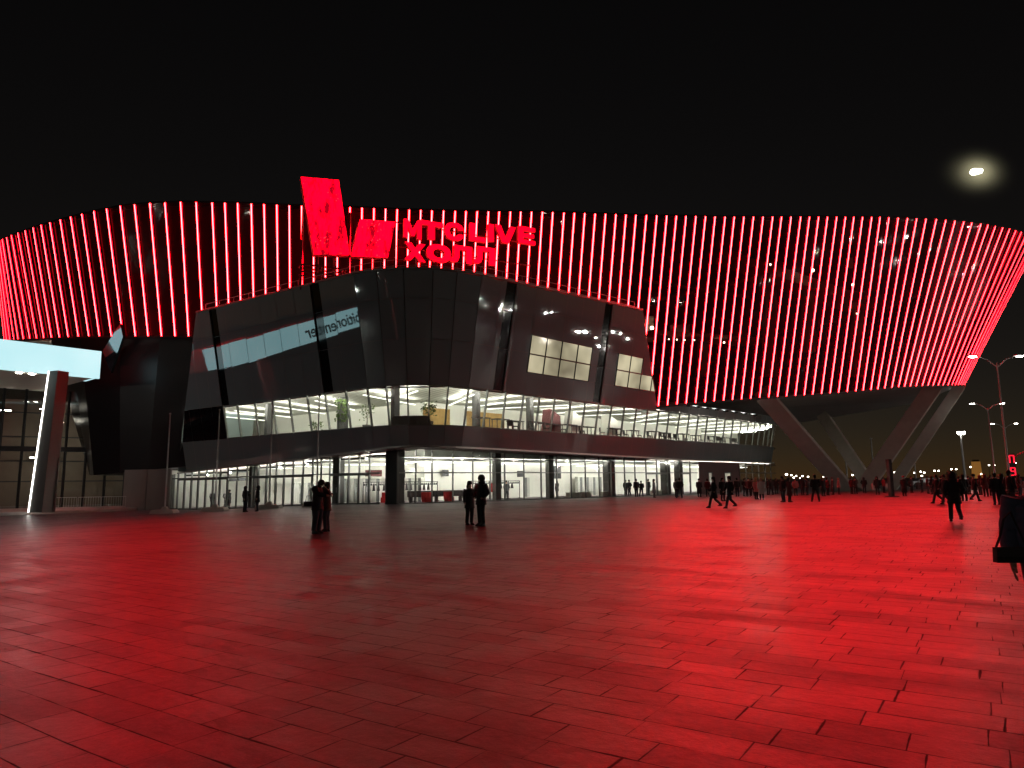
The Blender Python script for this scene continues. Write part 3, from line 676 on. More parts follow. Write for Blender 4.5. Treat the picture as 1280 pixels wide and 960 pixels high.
# ---- rooms behind the glass
NI1, NI2 = Vector((0.592, 0.806, 0)), Vector((-0.722, 0.692, 0))
def inner_corner(d): return CORN + (NI1 + NI2) * (d / 1.13)
def build_rooms():
    D = 11.0
    pl_out = [plan(lerp(0, SMAX, k / 60)) for k in range(61)]
    inn = [plan(0) + NI1 * D, inner_corner(D), plan(SMAX - 16) + NI2 * D, plan(SMAX - 3) + Vector((-9, 3, 0))]
    fl, ce, wa = MB(), MB(), MB()
    def slab(b, z, shrink, flip):
        o = [plan(s) - nrm_at(s) * shrink for s in [lerp(0, SMAX, k / 60) for k in range(61)]]
        pts = [Vector((p.x, p.y, z)) for p in o] + [Vector((p.x, p.y, z)) for p in reversed(inn)]
        bm = bmesh.new(); vs = [bm.verts.new(p) for p in pts]; f = bm.faces.new(vs if not flip else vs[::-1]); bmesh.ops.triangulate(bm, faces=[f])
        for fc in bm.faces: b.quad(*[v.co.copy() for v in fc.verts])
        bm.free()
    def walls(b, z0, z1):
        for p, q in zip(inn, inn[1:]): b.quad((p.x, p.y, z0), (q.x, q.y, z0), (q.x, q.y, z1), (p.x, p.y, z1))
        p, q = plan(0), inn[0]; b.quad((p.x, p.y, z0), (q.x, q.y, z0), (q.x, q.y, z1), (p.x, p.y, z1))
        p, q = plan(SMAX), inn[-1]; b.quad((p.x, p.y, z0), (q.x, q.y, z0), (q.x, q.y, z1), (p.x, p.y, z1))
    slab(fl, 5.70, 0.35, False); slab(ce, 8.95, 0.5, True); walls(wa, 5.70, 8.95)
    fl.build('upper_floor', M['white_floor'], HALL); ce.build('upper_ceiling', M['slat'], HALL); wa.build('upper_back_wall', M['white_wall'], HALL)
    c2, w2, f2 = MB(), MB(), MB()
    slab(c2, 3.62, 3.2, True); walls(w2, -0.7, 5.5)
    slab(f2, 0.012, 3.3, False)
    c2.build('lobby_ceiling', M['slat'], HALL); w2.build('lobby_back_wall', M['white_wall'], HALL)
    # lamps: bars hung below each ceiling, running in from the facade
    rnd = random.Random(5)
    for zc, ss, d0, d1 in ((8.45, [lerp(6, SMAX - 6, k / 17) for k in range(18)], 1.2, 9.0), (3.25, [lerp(7, SMAX - 8, k / 19) for k in range(20)], 4.2, 10.0)):
        for s in ss:
            n = nrm_at(s); tw = Matrix.Rotation(rnd.uniform(-.5, .5), 3, 'Z'); a = plan(s) - n * d0; dv = (tw @ (-n)); e = a + dv * (d1 - d0)
            b = MB(); b.beam((a.x, a.y, zc), (e.x, e.y, zc), 0.14, 0.06, mi=1); b.m[4] = 0; b.build('ceiling_lamp', [M['lamp_up'], M['lamp_down']], HALL)
build_rooms()
def build_washers():                              # hidden lamps added behind the facade heads to brighten the rooms
    def run(pts, z, hgt, mat='wash_low'):
        for (a, na), (c, nc) in zip(pts, pts[1:]):
            b = MB(); lo, hi = z, z + hgt
            f = [(a, lo, na, 0), (c, lo, nc, 0), (c, hi, nc, 0), (a, hi, na, 0)]
            P = lambda q, zz, n, d: Vector((q.x - n.x * d, q.y - n.y * d, zz))
            b.quad(*[P(q, zz, n, .16) for q, zz, n, _ in f], mi=0); b.quad(*[P(q, zz, n, 0) for q, zz, n, _ in f], mi=1)
            b.quad(P(a, hi, na, 0), P(c, hi, nc, 0), P(c, hi, nc, .16), P(a, hi, na, .16), mi=1); b.quad(P(a, lo, na, 0), P(c, lo, nc, 0), P(c, lo, nc, .22), P(a, lo, na, .22), mi=1)
            b.build('added_wash_lamp', [M[mat], M['dark_metal']], HALL)
    ss = [lerp(5, SMAX - 1, k / 16) for k in range(17)]
    run([(plan(q) - nrm_at(q) * .45, nrm_at(q)) for q in ss], 8.72, .12, 'wash')
    ss = [lerp(.4, GCUM[2] - .5, k / 8) for k in range(9)]
    for a, b in zip(ss, ss[1:]): run([(gpl(q) - gnrm(q) * 1.0, gnrm(q)) for q in (a, b)], top_of_gf((a + b) / 2) - .32, .12)
    ss = [lerp(GCUM[2] + .6, GCUM[-1] - 1, k / 14) for k in range(15)]
    run([(gpl(q) - gnrm(q) * .4, gnrm(q)) for q in ss], 3.48, .12)
build_washers()
def build_uplights():                             # small lamps along the wing's parapet that light the soffit
    for px in (858, 870, 882, 894, 906, 918, 930, 942):
        q = s_at_px(px, 9.6); p = skin(q, 9.6, .22); b = MB(); b.box((p.x, p.y, 9.5), (.34, .34, .16), 0, mi=1); b.m[1] = 0
        b.build('soffit_uplight', [M['uplight'], M['dark_metal']], HALL)
build_uplights()

# ---- dark lower body of the hall on the left, with folded glass and grey wall below
def build_lower_body():
    b = MB()
    top = [(62, 418, 73.0), (100, 419, 69.5), (150, 419, 67.6), (200, 419, 66.9), (250, 420, 67.2)]
    bot = [(112, 594, 72.4), (117, 594, 70.6), (150, 591, 69.2), (185, 587.5, 68.4), (234, 583, 68.4)]
    T = [at(*p) for p in top]; B = [at(*p) for p in bot]
    for i in range(4):
        for k in range(3):
            t0, t1 = k / 3, (k + 1) / 3
            b.quad(B[i].lerp(T[i], t0), B[i + 1].lerp(T[i + 1], t0), B[i + 1].lerp(T[i + 1], t1), B[i].lerp(T[i], t1))
    b.quad(B[0], T[0], T[0] + Vector((4, 14, 0)), B[0] + Vector((8, 14, 0)))
    for p, q in zip(B, B[1:]): b.quad(p, q, q + Vector((1, 8, 0)), p + Vector((4, 8, 0)))
    b.build('lower_wall', M['black_glass'], HALL)
    f = MB()                                       # folded mirror facet
    P0 = at(142, 425, 66.0); tgt = at(126, 453, 62.0) + Vector((-2.3, 1.95, .4))
    NF = ((Vector((0, 0, CAMZ)) - P0).normalized() + (tgt - P0).normalized()).normalized()
    def facet_pt(x, y):
        nn = NF; o = Vector((0, 0, CAMZ)); d = ray(x, y); return o + d * ((P0 - o).dot(nn) / d.dot(nn))
    p = [facet_pt(150, 404), facet_pt(153.5, 421), facet_pt(138.5, 466), facet_pt(128, 439)]
    f.quad(p[0], p[1], p[2]); f.quad(p[0], p[2], p[3])
    bk = [q + Vector((0, .4, 0)) for q in p]
    for i in range(4): f.quad(p[i], p[(i + 1) % 4], bk[(i + 1) % 4], bk[i])
    f.build('folded_facet', M['mirror_glass'], HALL)
    for x0, x1, Y in ((155, 183, 68.3), (184, 212, 67.4)):
        w = MB(); a, c = at(x0, 600, Y), at(x1, 600, Y - .8)
        lo, hi = gz(a.x), 3.2
        w.hexa([(a.x, a.y, lo), (c.x, c.y, lo), (c.x, c.y + .4, lo), (a.x, a.y + .4, lo)], [(a.x, a.y, hi), (c.x, c.y, hi), (c.x, c.y + .4, hi), (a.x, a.y + .4, hi)])
        w.build('wall_panel', M['panel_grey'], HALL)
build_lower_body()

# ---- inclined concrete supports under the bowl
def build_supports():
    def sup(a, b, w, h):
        m = MB(); m.beam(a, b, w, h, up=(-0.55, -0.85, 0)); m.build('support_column', M['concrete'], HALL)
    g = lambda p: Vector((p.x, p.y, -0.1))
    sup(g(at(1060, 611, 92)), at(953, 492, 84.5), 1.9, 1.9)
    sup(g(at(1091, 610, 92.5)), at(1030, 521, 112), 1.6, 1.5)
    sup(g(at(1077, 611, 91.5)), at(1167, 484, 91), 1.9, 1.9)
    sup(g(at(1112, 611, 96)), at(1199, 484, 98), 1.35, 1.6)
build_supports()

# ------------------------------------------------------------------ rooftop sign
def build_sign():
    P0, P1 = Vector((-16.3, 53.0, 0)), Vector((2.5, 62.4, 0)); D = (P1 - P0).normalized(); Nn = Vector((D.y, -D.x, 0))
    sg = thing('rooftop_sign', 'red glowing rooftop sign with two slanted panels and two lines of lettering', 'sign', (P0.x, P0.y, 17.2))
    def hit(x, y):
        d = ray(x, y); o = Vector((0, 0, CAMZ)); k = (P0 - o).dot(Nn) / d.dot(Nn); return o + d * k
    def st(x, y): p = hit(x, y); return (p - P0).dot(D), p.z
    def W(s, z, out=0.0): return Vector((P0.x + D.x * s + Nn.x * out, P0.y + D.y * s + Nn.y * out, z))
    base = Vector(sg.location)
    def child(b, name, mats, parent=sg):
        o = b.build(name, mats, parent)
        if parent is sg:
            me = o.data
            for v in me.vertices: v.co -= base
            me.update()
        return o
    def plate(poly, name, mats, th=0.35):
        b = MB(); n = len(poly)
        fr = [W(s, z, 0.02) for s, z in poly]; bk = [W(s, z, -th) for s, z in poly]
        b.quad(*fr, mi=0); b.quad(*bk[::-1], mi=1)
        for i in range(n): b.quad(fr[i], bk[i], bk[(i + 1) % n], fr[(i + 1) % n], mi=1)
        return child(b, name, mats)
    plate([st(392.5, 318.5), st(437, 319.2), st(423.5, 225), st(376, 221)], 'logo_panel', [M['led'], M['letter_side']], 0.6)
    plate([st(438.5, 320.3), st(485, 322), st(494, 277.3), st(450, 274)], 'logo_panel', [M['led'], M['letter_side']], 0.6)
    # letters: polygons in a unit cell (x, y), several loops; first is the outline, 'O' and so on are built from bars
    t = 0.29
    G = {
        'M': (1.22, [[(0, 0), (t, 0), (t, .58), (.5, .12), (.72, .12), (1.22 - t, .58), (1.22 - t, 0), (1.22, 0), (1.22, 1), (.92, 1), (.61, .48), (.30, 1), (0, 1)]]),
        'T': (1.0, [[(.36, 0), (.64, 0), (.64, .76), (1, .76), (1, 1), (0, 1), (0, .76), (.36, .76)]]),
        'C': (1.12, [[(1.1, .36), (.98, .12), (.75, 0), (.45, 0), (.18, .10), (.02, .34), (0, .5), (.02, .66), (.18, .90), (.45, 1), (.75, 1), (.98, .88), (1.1, .64), (.80, .62), (.70, .74), (.5, .77), (.34, .68), (.28, .5), (.34, .32), (.5, .23), (.70, .26), (.80, .38)]]),
        'L': (.85, [[(0, 0), (.85, 0), (.85, .25), (t, .25), (t, 1), (0, 1)]]),
        'I': (.30, [[(0, 0), (.30, 0), (.30, 1), (0, 1)]]),
        'V': (1.16, [[(.40, 0), (.76, 0), (1.16, 1), (.84, 1), (.58, .30), (.32, 1), (0, 1)]]),
        'E': (.92, [[(0, 0), (.92, 0), (.92, .23), (t, .23), (t, .39), (.86, .39), (.86, .60), (t, .60), (t, .77), (.92, .77), (.92, 1), (0, 1)]]),
        'X': (1.2, [[(0, 0), (.36, 0), (.60, .30), (.84, 0), (1.2, 0), (.80, .51), (1.18, 1), (.82, 1), (.60, .72), (.38, 1), (.02, 1), (.40, .51)]]),
        'Л': (1.1, [[(0, 0), (.16, 0), (.36, .08), (.44, .30), (.46, .76), (.80, .76), (.80, 0), (1.1, 0), (1.1, 1), (.20, 1), (.18, .36), (.12, .25), (0, .24)]]),
    }
    def letter(ch, s0, z0, w, h):
        gw = 1.2 if ch == 'O' else G[ch][0]; b = MB(); o1, o2 = 0.03, -0.32
        def pt(p, o): return W(s0 + p[0] / gw * w, z0 + p[1] * h, o)
        if ch == 'O':
            ou = [(.6 + .6 * math.copysign(abs(math.cos(a)) ** .8, math.cos(a)), .5 + .5 * math.copysign(abs(math.sin(a)) ** .8, math.sin(a))) for a in [2 * math.pi * k / 24 for k in range(24)]]
            iu = [(.6 + .29 * math.cos(a), .5 + .25 * math.sin(a)) for a in [2 * math.pi * k / 24 for k in range(24)]]
            for i in range(24):
                j = (i + 1) % 24
                b.quad(pt(iu[i], o1), pt(ou[i], o1), pt(ou[j], o1), pt(iu[j], o1)); b.quad(pt(ou[i], o1), pt(ou[i], o2), pt(ou[j], o2), pt(ou[j], o1), mi=1)
                b.quad(pt(iu[j], o1), pt(iu[j], o2), pt(iu[i], o2), pt(iu[i], o1), mi=1); b.quad(pt(iu[j], o2), pt(ou[j], o2), pt(ou[i], o2), pt(iu[i], o2), mi=1)
        else:
            poly = G[ch][1][0]; n = len(poly)
            fr = [pt(p, o1) for p in poly]; bk = [pt(p, o2) for p in poly]
            b.quad(*fr); b.quad(*bk[::-1], mi=1)
            for i in range(n): b.quad(fr[i], bk[i], bk[(i + 1) % n], fr[(i + 1) % n], mi=1)
        child(b, 'letter', [M['letter'], M['letter_side']])
    def row(items, zt, zb):
        for ch, xa, xb in items:
            sa, z1 = st(xa, interp(zt, xa)); sb, _ = st(xb, interp(zt, xb)); _, z0 = st(xa, interp(zb, xa))
            letter(ch, sa, z0, sb - sa, z1 - z0)
    T1, B1 = [(505, 273.3), (668, 283.3)], [(505, 296), (668, 304.3)]
    row([('M', 504.8, 527), ('T', 524.5, 554 - 0), ('C', 555.5, 580), ('L', 587, 607), ('I', 610.5, 617), ('V', 618.5, 644.5), ('E', 647.5, 668.5)], T1, B1)
    T2, B2 = [(506, 302), (618, 308.3)], [(506, 324.5), (618, 330)]
    row([('X', 505.5, 532), ('O', 533.5, 563.5), ('Л', 563, 590), ('Л', 592, 618.5)], T2, B2)
    # steel frame behind and below
    fr = MB()
    def S(x, y, out=-.6): s, z = st(x, y); return W(s, z, out)
    s_a, s_b = st(379, 330)[0], st(664, 330)[0]
    zA = 18.4
    for z in (zA, zA + .6): fr.beam(W(s_a, z, -.7), W(s_b, z, -.7), .12, .12); fr.beam(W(s_a, z, -1.8), W(s_b, z, -1.8), .12, .12)
    n = 12
    for k in range(n + 1):
        s = lerp(s_a, s_b, k / n); roofz = 16.9
        fr.beam(W(s, roofz, -.7), W(s, zA + .6, -.7), .12, .12); fr.beam(W(s, zA, -.7), W(s, roofz, -2.6), .10, .10); fr.beam(W(s, zA + .6, -.7), W(s, zA + .6, -1.8), .08, .08)
    sL0 = st(470, 300)[0]; sL1 = st(668, 300)[0]
    for k in range(9):
        s = lerp(sL0, sL1, k / 8); fr.beam(W(s, zA, -.7), W(s, st(470, 277)[1] - .6, -.7), .09, .09)
    for y in (285, 314):
        z = st(560, y)[1]; fr.beam(W(st(498, y)[0], z, -.6), W(sL1, z, -.6), .08, .08)
    for k in range(4):
        s = lerp(s_a, st(440, 300)[0], k / 3); fr.beam(W(s, zA, -.9), W(s, 24, -.9), .12, .12)
    child(fr, 'steel_frame', plain('red_sign_steel', (0.16, 0.05, 0.05), 0.5))
build_sign()

# ------------------------------------------------------------------ exhibition centre on the left
def build_exhibition():
    A = at(126, 453, 62.0); DR = Vector((-0.65, -0.76, 0))
    B = MB
    ex = thing('exhibition_centre', 'exhibition building with a pale blue lit canopy edge and dim glass front', 'building', (0, 0, 0))
    zt, zb = 13.75, 11.25
    p = lambda t, z, o=0.0: Vector((A.x + DR.x * t - 0.76 * o, A.y + DR.y * t + 0.65 * o, z))   # o > 0 goes in, away from the square
    LEN = 44
    f = B(); f.hexa([p(0, zb), p(LEN, zb), p(LEN, zb, .3), p(0, zb, .3)], [p(0, zt), p(LEN, zt), p(LEN, zt, .3), p(0, zt, .3)]); f.build('canopy_fascia', M['fascia'], ex)
    f = B(); f.hexa([p(0, zb + .1, .32), p(.25, zb + .1, .32), p(.25, zb + .1, 3.4), p(0, zb + .1, 3.4)], [p(0, zt, .32), p(.25, zt, .32), p(.25, zt, 3.4), p(0, zt, 3.4)]); f.build('canopy_fascia', M['fascia'], ex)  # unseen glowing return, added to light the dark wall and folded facet
    c = B(); c.hexa([p(.28, zb + .1, .32), p(LEN, zb + .1, .32), p(LEN, zb + .1, 14), p(.28, zb + .1, 14)], [p(.28, zt - .05, .32), p(LEN, zt - .05, .32), p(LEN, zt - .05, 14), p(.28, zt - .05, 14)]); c.build('canopy_slab', M['soffit'], ex)
    # leaning pillar with a light strip
    g = at(50, 634, 60.0); top = at(73, 478, 58.6); gb = at(52, 636, 59.0)
    pl = B(); w = .9
    zg = -0.45; pb = Vector((gb.x, gb.y, zg)); pt = Vector((top.x, top.y, zb + .12)); xx = Vector((0.93, -0.36, 0)); yy = Vector((0.36, 0.93, 0))
    def ring(q, a, b2): return [q - xx * a - yy * b2, q + xx * a - yy * b2, q + xx * a + yy * b2, q - xx * a + yy * b2]
    pl.hexa(ring(pb, .78, .5), ring(pt, .52, .5)); po = pl.build('pillar', M['panel_grey'], ex)
    s = B(); s.hexa(ring(pb - xx * .83 - yy * .5, .05, .05), ring(pt - xx * .57 - yy * .5, .05, .05)); s.build('light_strip', M['strip'], po)
    s = B(); pm = pb.lerp(pt, .38); s.hexa(ring(pb + xx * .9 + yy * .45, .05, .05), ring(pm + xx * .72 + yy * .45, .05, .05)); s.build('light_strip', M['panel_grey'], po)
    # step
    st = B(); q0, q1 = at(-40, 640, 56), at(160, 636, 66); st.hexa([(q0.x, q0.y, -.7), (q1.x, q1.y, -.7), (q1.x - 1, q1.y + 14, -.7), (q0.x - 8, q0.y + 14, -.7)], [(q0.x, q0.y, -.42), (q1.x, q1.y, -.42), (q1.x - 1, q1.y + 14, -.42), (q0.x - 8, q0.y + 14, -.42)]); st.build('entrance_step', M['concrete'], ex)
    # glass wall and dim hall behind it
    W0, W1 = at(-60, 560, 66), at(158, 560, 74)
    def wv(t, z): q = W0.lerp(W1, t); return Vector((q.x, q.y, z))
    fr = B()
    n = 8
    for k in range(n + 1): fr.beam(wv(k / n, -.4), wv(k / n, zb + .1), .16, .22)
    for z in (2.2, 4.2, 6.6, 9.0): fr.beam(wv(0, z), wv(1, z), .12, .12)
    fr.beam(wv(0, 5.4), wv(1, 5.4), .3, .5)
    gw = fr.build('glass_wall', M['dark_metal'], ex)
    pn = B(); pn.quad(wv(0, -.4), wv(1, -.4), wv(1, zb + .1), wv(0, zb + .1)); pn.build('pane', M['dim_glass'], gw)
    inn = B(); off = Vector((-2, 11, 0))
    warm = plain('warm_hall_wall', (0.30, 0.24, 0.19), 0.7, var=0.25, scale=0.6)
    inn.quad(wv(-.1, -.4) + off, wv(1.1, -.4) + off, wv(1.1, zb + .1) + off, wv(-.1, zb + .1) + off); inn.build('hall_wall', warm, ex)
    fl = B(); fl.quad(wv(0, -.41), wv(1, -.41), wv(1.1, -.41) + off, wv(-.1, -.41) + off); fl.quad(wv(0, 5.4), wv(1, 5.4), wv(1.1, 5.4) + off * .5, wv(-.1, 5.4) + off * .5); fl.build('hall_floor', M['panel_grey'], ex)
    rnd = random.Random(9)
    for t, z, d in ((.12, 9.4, .3), (.3, 9.9, .5), (.42, 8.4, .35), (.55, 9.2, .7), (.62, 7.2, .3), (.35, 4.9, .4), (.72, 4.9, .4), (.2, 4.8, .7)):
        l = B(); q = wv(t, z) + off * d; l.beam(q, q + Vector((1.1, .35, 0)), .10, .05); l.build('hall_lamp', M['lamp_white'], ex)
    for t in (.45, .68):
        q = p(3 + t * 4, zb + .06, 1.6); l = B(); l.box(q, (.3, .3, .06)); l.build('downlight', M['lamp_white'], ex)
    # name along the canopy edge (its far end only shows as a reflection in the podium glass)
    cu = bpy.data.curves.new('canopy_name', 'FONT'); cu.body = 'Congress & Exhibition Center'; cu.size = 2.1; cu.extrude = 0.03; cu.offset = 0.02
    tmp = bpy.data.objects.new('canopy_name', cu); COL.objects.link(tmp)
    dg = bpy.context.evaluated_depsgraph_get(); me = bpy.data.meshes.new_from_object(tmp.evaluated_get(dg)); wdt = max(v.co.x for v in me.vertices)
    COL.objects.unlink(tmp); bpy.data.objects.remove(tmp)
    T_END = 11.5                                   # distance along the edge where the name ends
    sc = 1.0
    for v in me.vertices:
        x, y, z = v.co; t = T_END + (wdt - x) * sc; v.co = p(t, zb + .55 + y * sc, -0.06 - z)
    me.materials.clear(); me.materials.append(plain('dark_lettering', (0.02, 0.03, 0.05), 0.5)); me.update()
    o = bpy.data.objects.new('canopy_lettering', me); COL.objects.link(o); o.parent = ex
build_exhibition()

# ------------------------------------------------------------------ flagpoles, barriers, lamps
def flagpole(px, py, pytop, label):
    g = beside(px, py); h = at(px, pytop, g.y).z - g.z
    t = thing('flagpole', label, 'flagpole', g, 0.1, 'flagpoles without flags in front of the podium')
    b = MB(); b.tube([(0, 0, .3), (0, 0, h)], [.075, .045], 8); b.ball((0, 0, h + .04), .08, 8, 6); b.build('pole', M['pole'], t, smooth=True)
    b = MB(); b.hexa([(-.95, -.75, 0), (.95, -.75, 0), (.95, .75, 0), (-.95, .75, 0)], [(-.8, -.6, .3), (.8, -.6, .3), (.8, .6, .3), (-.8, .6, .3)]); b.hexa([(-.25, -.25, .3), (.25, -.25, .3), (.25, .25, .3), (-.25, .25, .3)], [(-.15, -.15, .55), (.15, -.15, .55), (.15, .15, .55), (-.15, .15, .55)]); b.build('base_block', M['concrete'], t)
flagpole(207.5, 57.5, 518, 'bare flagpole standing before the dark wall beside the grey panels')
flagpole(270, 57, 513, 'bare flagpole on its block before the leftmost entrance doors')
flagpole(337, 53.5, 502, 'bare flagpole on its block just right of the two facing women')
flagpole(396, 52, 496, 'bare flagpole rising behind the embracing couple')

def barrier(x0, y0, x1, y1, label):
    a, c = beside(x0, y0), beside(x1, y1); a.z = c.z = -.42; L = (c - a).length; rz = math.atan2(c.y - a.y, c.x - a.x)
    t = thing('crowd_barrier', label, 'barrier', a, rz, 'crowd barriers by the dark hall wall')
    f = MB(); f.tube([(0, 0, .15), (0, 0, 1.1), (L, 0, 1.1), (L, 0, .15), (0, 0, .15)], .025, 6)
    n = int(L / .18)
    for k in range(1, n): f.tube([(L * k / n, 0, .15), (L * k / n, 0, 1.1)], .010, 4, caps=False)
    f.build('rail_frame', M['pole'], t)
    for x in (.2, L - .2):
        f = MB(); f.beam((x, -.3, .03), (x, .3, .03), .04, .03); f.beam((x, 0, .0), (x, 0, .16), .03, .03); f.build('foot', M['pole'], t)
barrier(68, 62.5, 97, 63.5, 'steel crowd barrier right of the lit leaning pillar')
barrier(99, 63.6, 127, 64.6, 'steel crowd barrier under the tip of the dark hall wall')
barrier(128, 64.6, 158, 65.8, 'steel crowd barrier nearest the grey wall panels')

def street_lamp(pole_px, Y, head_y, arm, label, name_mat, arms=(-1, 1), r=0.075):
    top = at(pole_px, head_y + 9, Y); z = top.z; g = Vector((top.x, top.y, 0))
    t = thing('street_lamp', label, 'street lamp', g, 0.0, 'tall street lamps on the right')
    b = MB(); b.tube([(0, 0, 0), (0, 0, .9), (0, 0, z)], [r * 1.6, r * 1.2, r * .6], 8); b.build('pole', M['pole'], t, smooth=True)
    for s in arms:
        a = MB(); a.tube([(0, 0, z - .4), (s * arm * .4, 0, z + .25), (s * arm * .9, 0, z + .55)], [.05, .045, .04], 6); ao = a.build('arm', M['pole'], t)
        h = MB(); h.box((s * arm, 0, z + .58), (.75, .3, .12)); ho = h.build('lamp_head', M['dark_metal'], t)
        l = MB(); l.box((s * arm, 0, z + .49), (.5, .22, .05)); l.ball((s * arm, 0, z + .47), (.22, .11, .07), 10, 6); l.build('lens', M['lamp_head'], ho)
street_lamp(1246, 55, 444, 1.9, 'tallest twin arm street lamp at the right edge, its head beside the bowl', None)
street_lamp(1234.5, 94, 500, 2.05, 'twin arm street lamp with red lit pole left of the tallest one', None, r=.10)
street_lamp(1255.5, 126, 524, 2.15, 'smallest twin arm street lamp seen between two taller lamps', None)
def flood_mast():
    p = at(1200.5, 541, 150); t = thing('floodlight_mast', 'pale floodlight mast with two lamps right of the concrete supports', 'floodlight mast', (p.x, p.y, 0))
    b = MB(); b.tube([(0, 0, 0), (0, 0, p.z)], [.28, .14], 8); b.build('pole', plain('white_pole', (.7, .7, .7), .5), t)
    for s in (-.48, .48):
        h = MB(); h.box((s, 0, p.z + .1), (.7, .4, .5)); ho = h.build('lamp_head', M['dark_metal'], t)
        l = MB(); l.box((s, -.25, p.z + .02), (.6, .1, .42)); l.ball((s, -.25, p.z - .1), (.28, .2, .3)); l.build('lens', M['lamp_head'], ho)
M['lamp_near'] = glow('near_lamp_lens', (1.0, 0.90, 0.74), 350.0)
def unseen_lamps():                                 # lamps out of view around the square, added to light the glass front
    for i, (x, y) in enumerate(((46, 40), (50, 18), (52, -6), (40, -26), (74, 30), (6, -48), (-34, -34), (-46, -6))):
        t = thing('street_lamp', 'tall single arm street lamp out of view, added to light the glass front', 'street lamp', (x, y, 0), 0.0, 'street lamps out of view around the square')
        b = MB(); b.tube([(0, 0, 0), (0, 0, 11.5)], [.13, .07], 8); b.build('pole', M['pole'], t)
        a = MB(); a.tube([(0, 0, 11.3), (-.8, 0, 11.9), (-1.6, 0, 12.1)], [.05, .045, .04], 6); a.build('arm', M['pole'], t)
        h = MB(); h.box((-1.9, 0, 12.14), (.75, .3, .12)); ho = h.build('lamp_head', M['dark_metal'], t)
        l = MB(); l.ball((-1.9, 0, 12.06), (.32, .14, .10), 12, 8); l.build('lens', M['lamp_near'], ho)
unseen_lamps()
flood_mast()
FARL = [(1143, 591, 240), (1150.5, 589.5, 300), (1155, 591, 230), (1168, 588.5, 260), (1173, 588.5, 262), (1189, 586.5, 250), (1195, 586.5, 252), (1185, 593, 120), (1213, 584, 240), (1236, 581.5, 200), (1242.5, 581.5, 260), (1178, 596, 180), (1152, 595, 190), (1269, 578.5, 170), (1118, 590.5, 160), (1065.5, 594, 240), (1070, 594, 242), (1226, 592.5, 150), (983, 593, 190), (989, 594, 220), (995, 595, 260), (1003, 595, 280), (1010, 596, 300), (1018, 595.5, 300), (992, 597, 210), (1000, 597.5, 210), (1029.5, 596, 240)]
def far_lamps():
    # one lamp is built per place; they cannot be told apart at that distance
    for i, (px, py, Y) in enumerate(FARL):
        p = at(px, py, Y); k = Y / 240.0
        t = thing('distant_lamp', 'small white lamp out of view, lighting and showing in the podium glass', 'lamp', (p.x, p.y, 0), 0, 'distant lamps over the car park')
        b = MB(); b.tube([(0, 0, 0), (0, 0, p.z)], .07, 5); b.build('pole', M['dark_metal'], t)
        b = MB(); r = .21 * k * (1.6 if i in (7, 18) else 1); b.ball((0, -.1, p.z), (r * 1.25, r, r * .8), 8, 6); b.build('lens', M['lamp_far'], t)
    rnd = random.Random(4)
    spots = [(rnd.uniform(95, 260), rnd.uniform(5, 120)) for _ in range(26)] + [(rnd.uniform(-220, -90), rnd.uniform(-140, 10)) for _ in range(10)]
    for x, y in spots:                            # unseen car park lamps east, others added south-west; both light the glass
        h = rnd.choice((5, 7, 9, 11))
        t = thing('distant_lamp', 'small white lamp out of view, lighting and showing in the podium glass', 'lamp', (x, y, 0), 0, 'distant lamps over the car park')
        b = MB(); b.tube([(0, 0, 0), (0, 0, h)], .07, 5); b.build('pole', M['dark_metal'], t)
        b = MB(); b.ball((0, 0, h), (.13, .13, .10), 8, 6); b.build('lens', M['lamp_park'], t)
far_lamps()
def bare_pole(px, py, Y, label):
    p = at(px, py, Y); t = MB(); t.tube([(0, 0, 0), (0, 0, p.z)], [.16, .09], 7); t.box((0, 0, p.z), (.5, .2, .12)); o = t.build('unlit_pole', M['pole']); o.location = (p.x, p.y, 0); tag(o, label, 'pole')
bare_pole(1056, 560, 120, 'thin unlit pole seen between the two concrete supports on the left')
bare_pole(1088.5, 548, 130, 'thin unlit pole seen inside the open V of the concrete supports')
bare_pole(1143, 578, 130, 'thin unlit pole seen right of the rightmost concrete support')

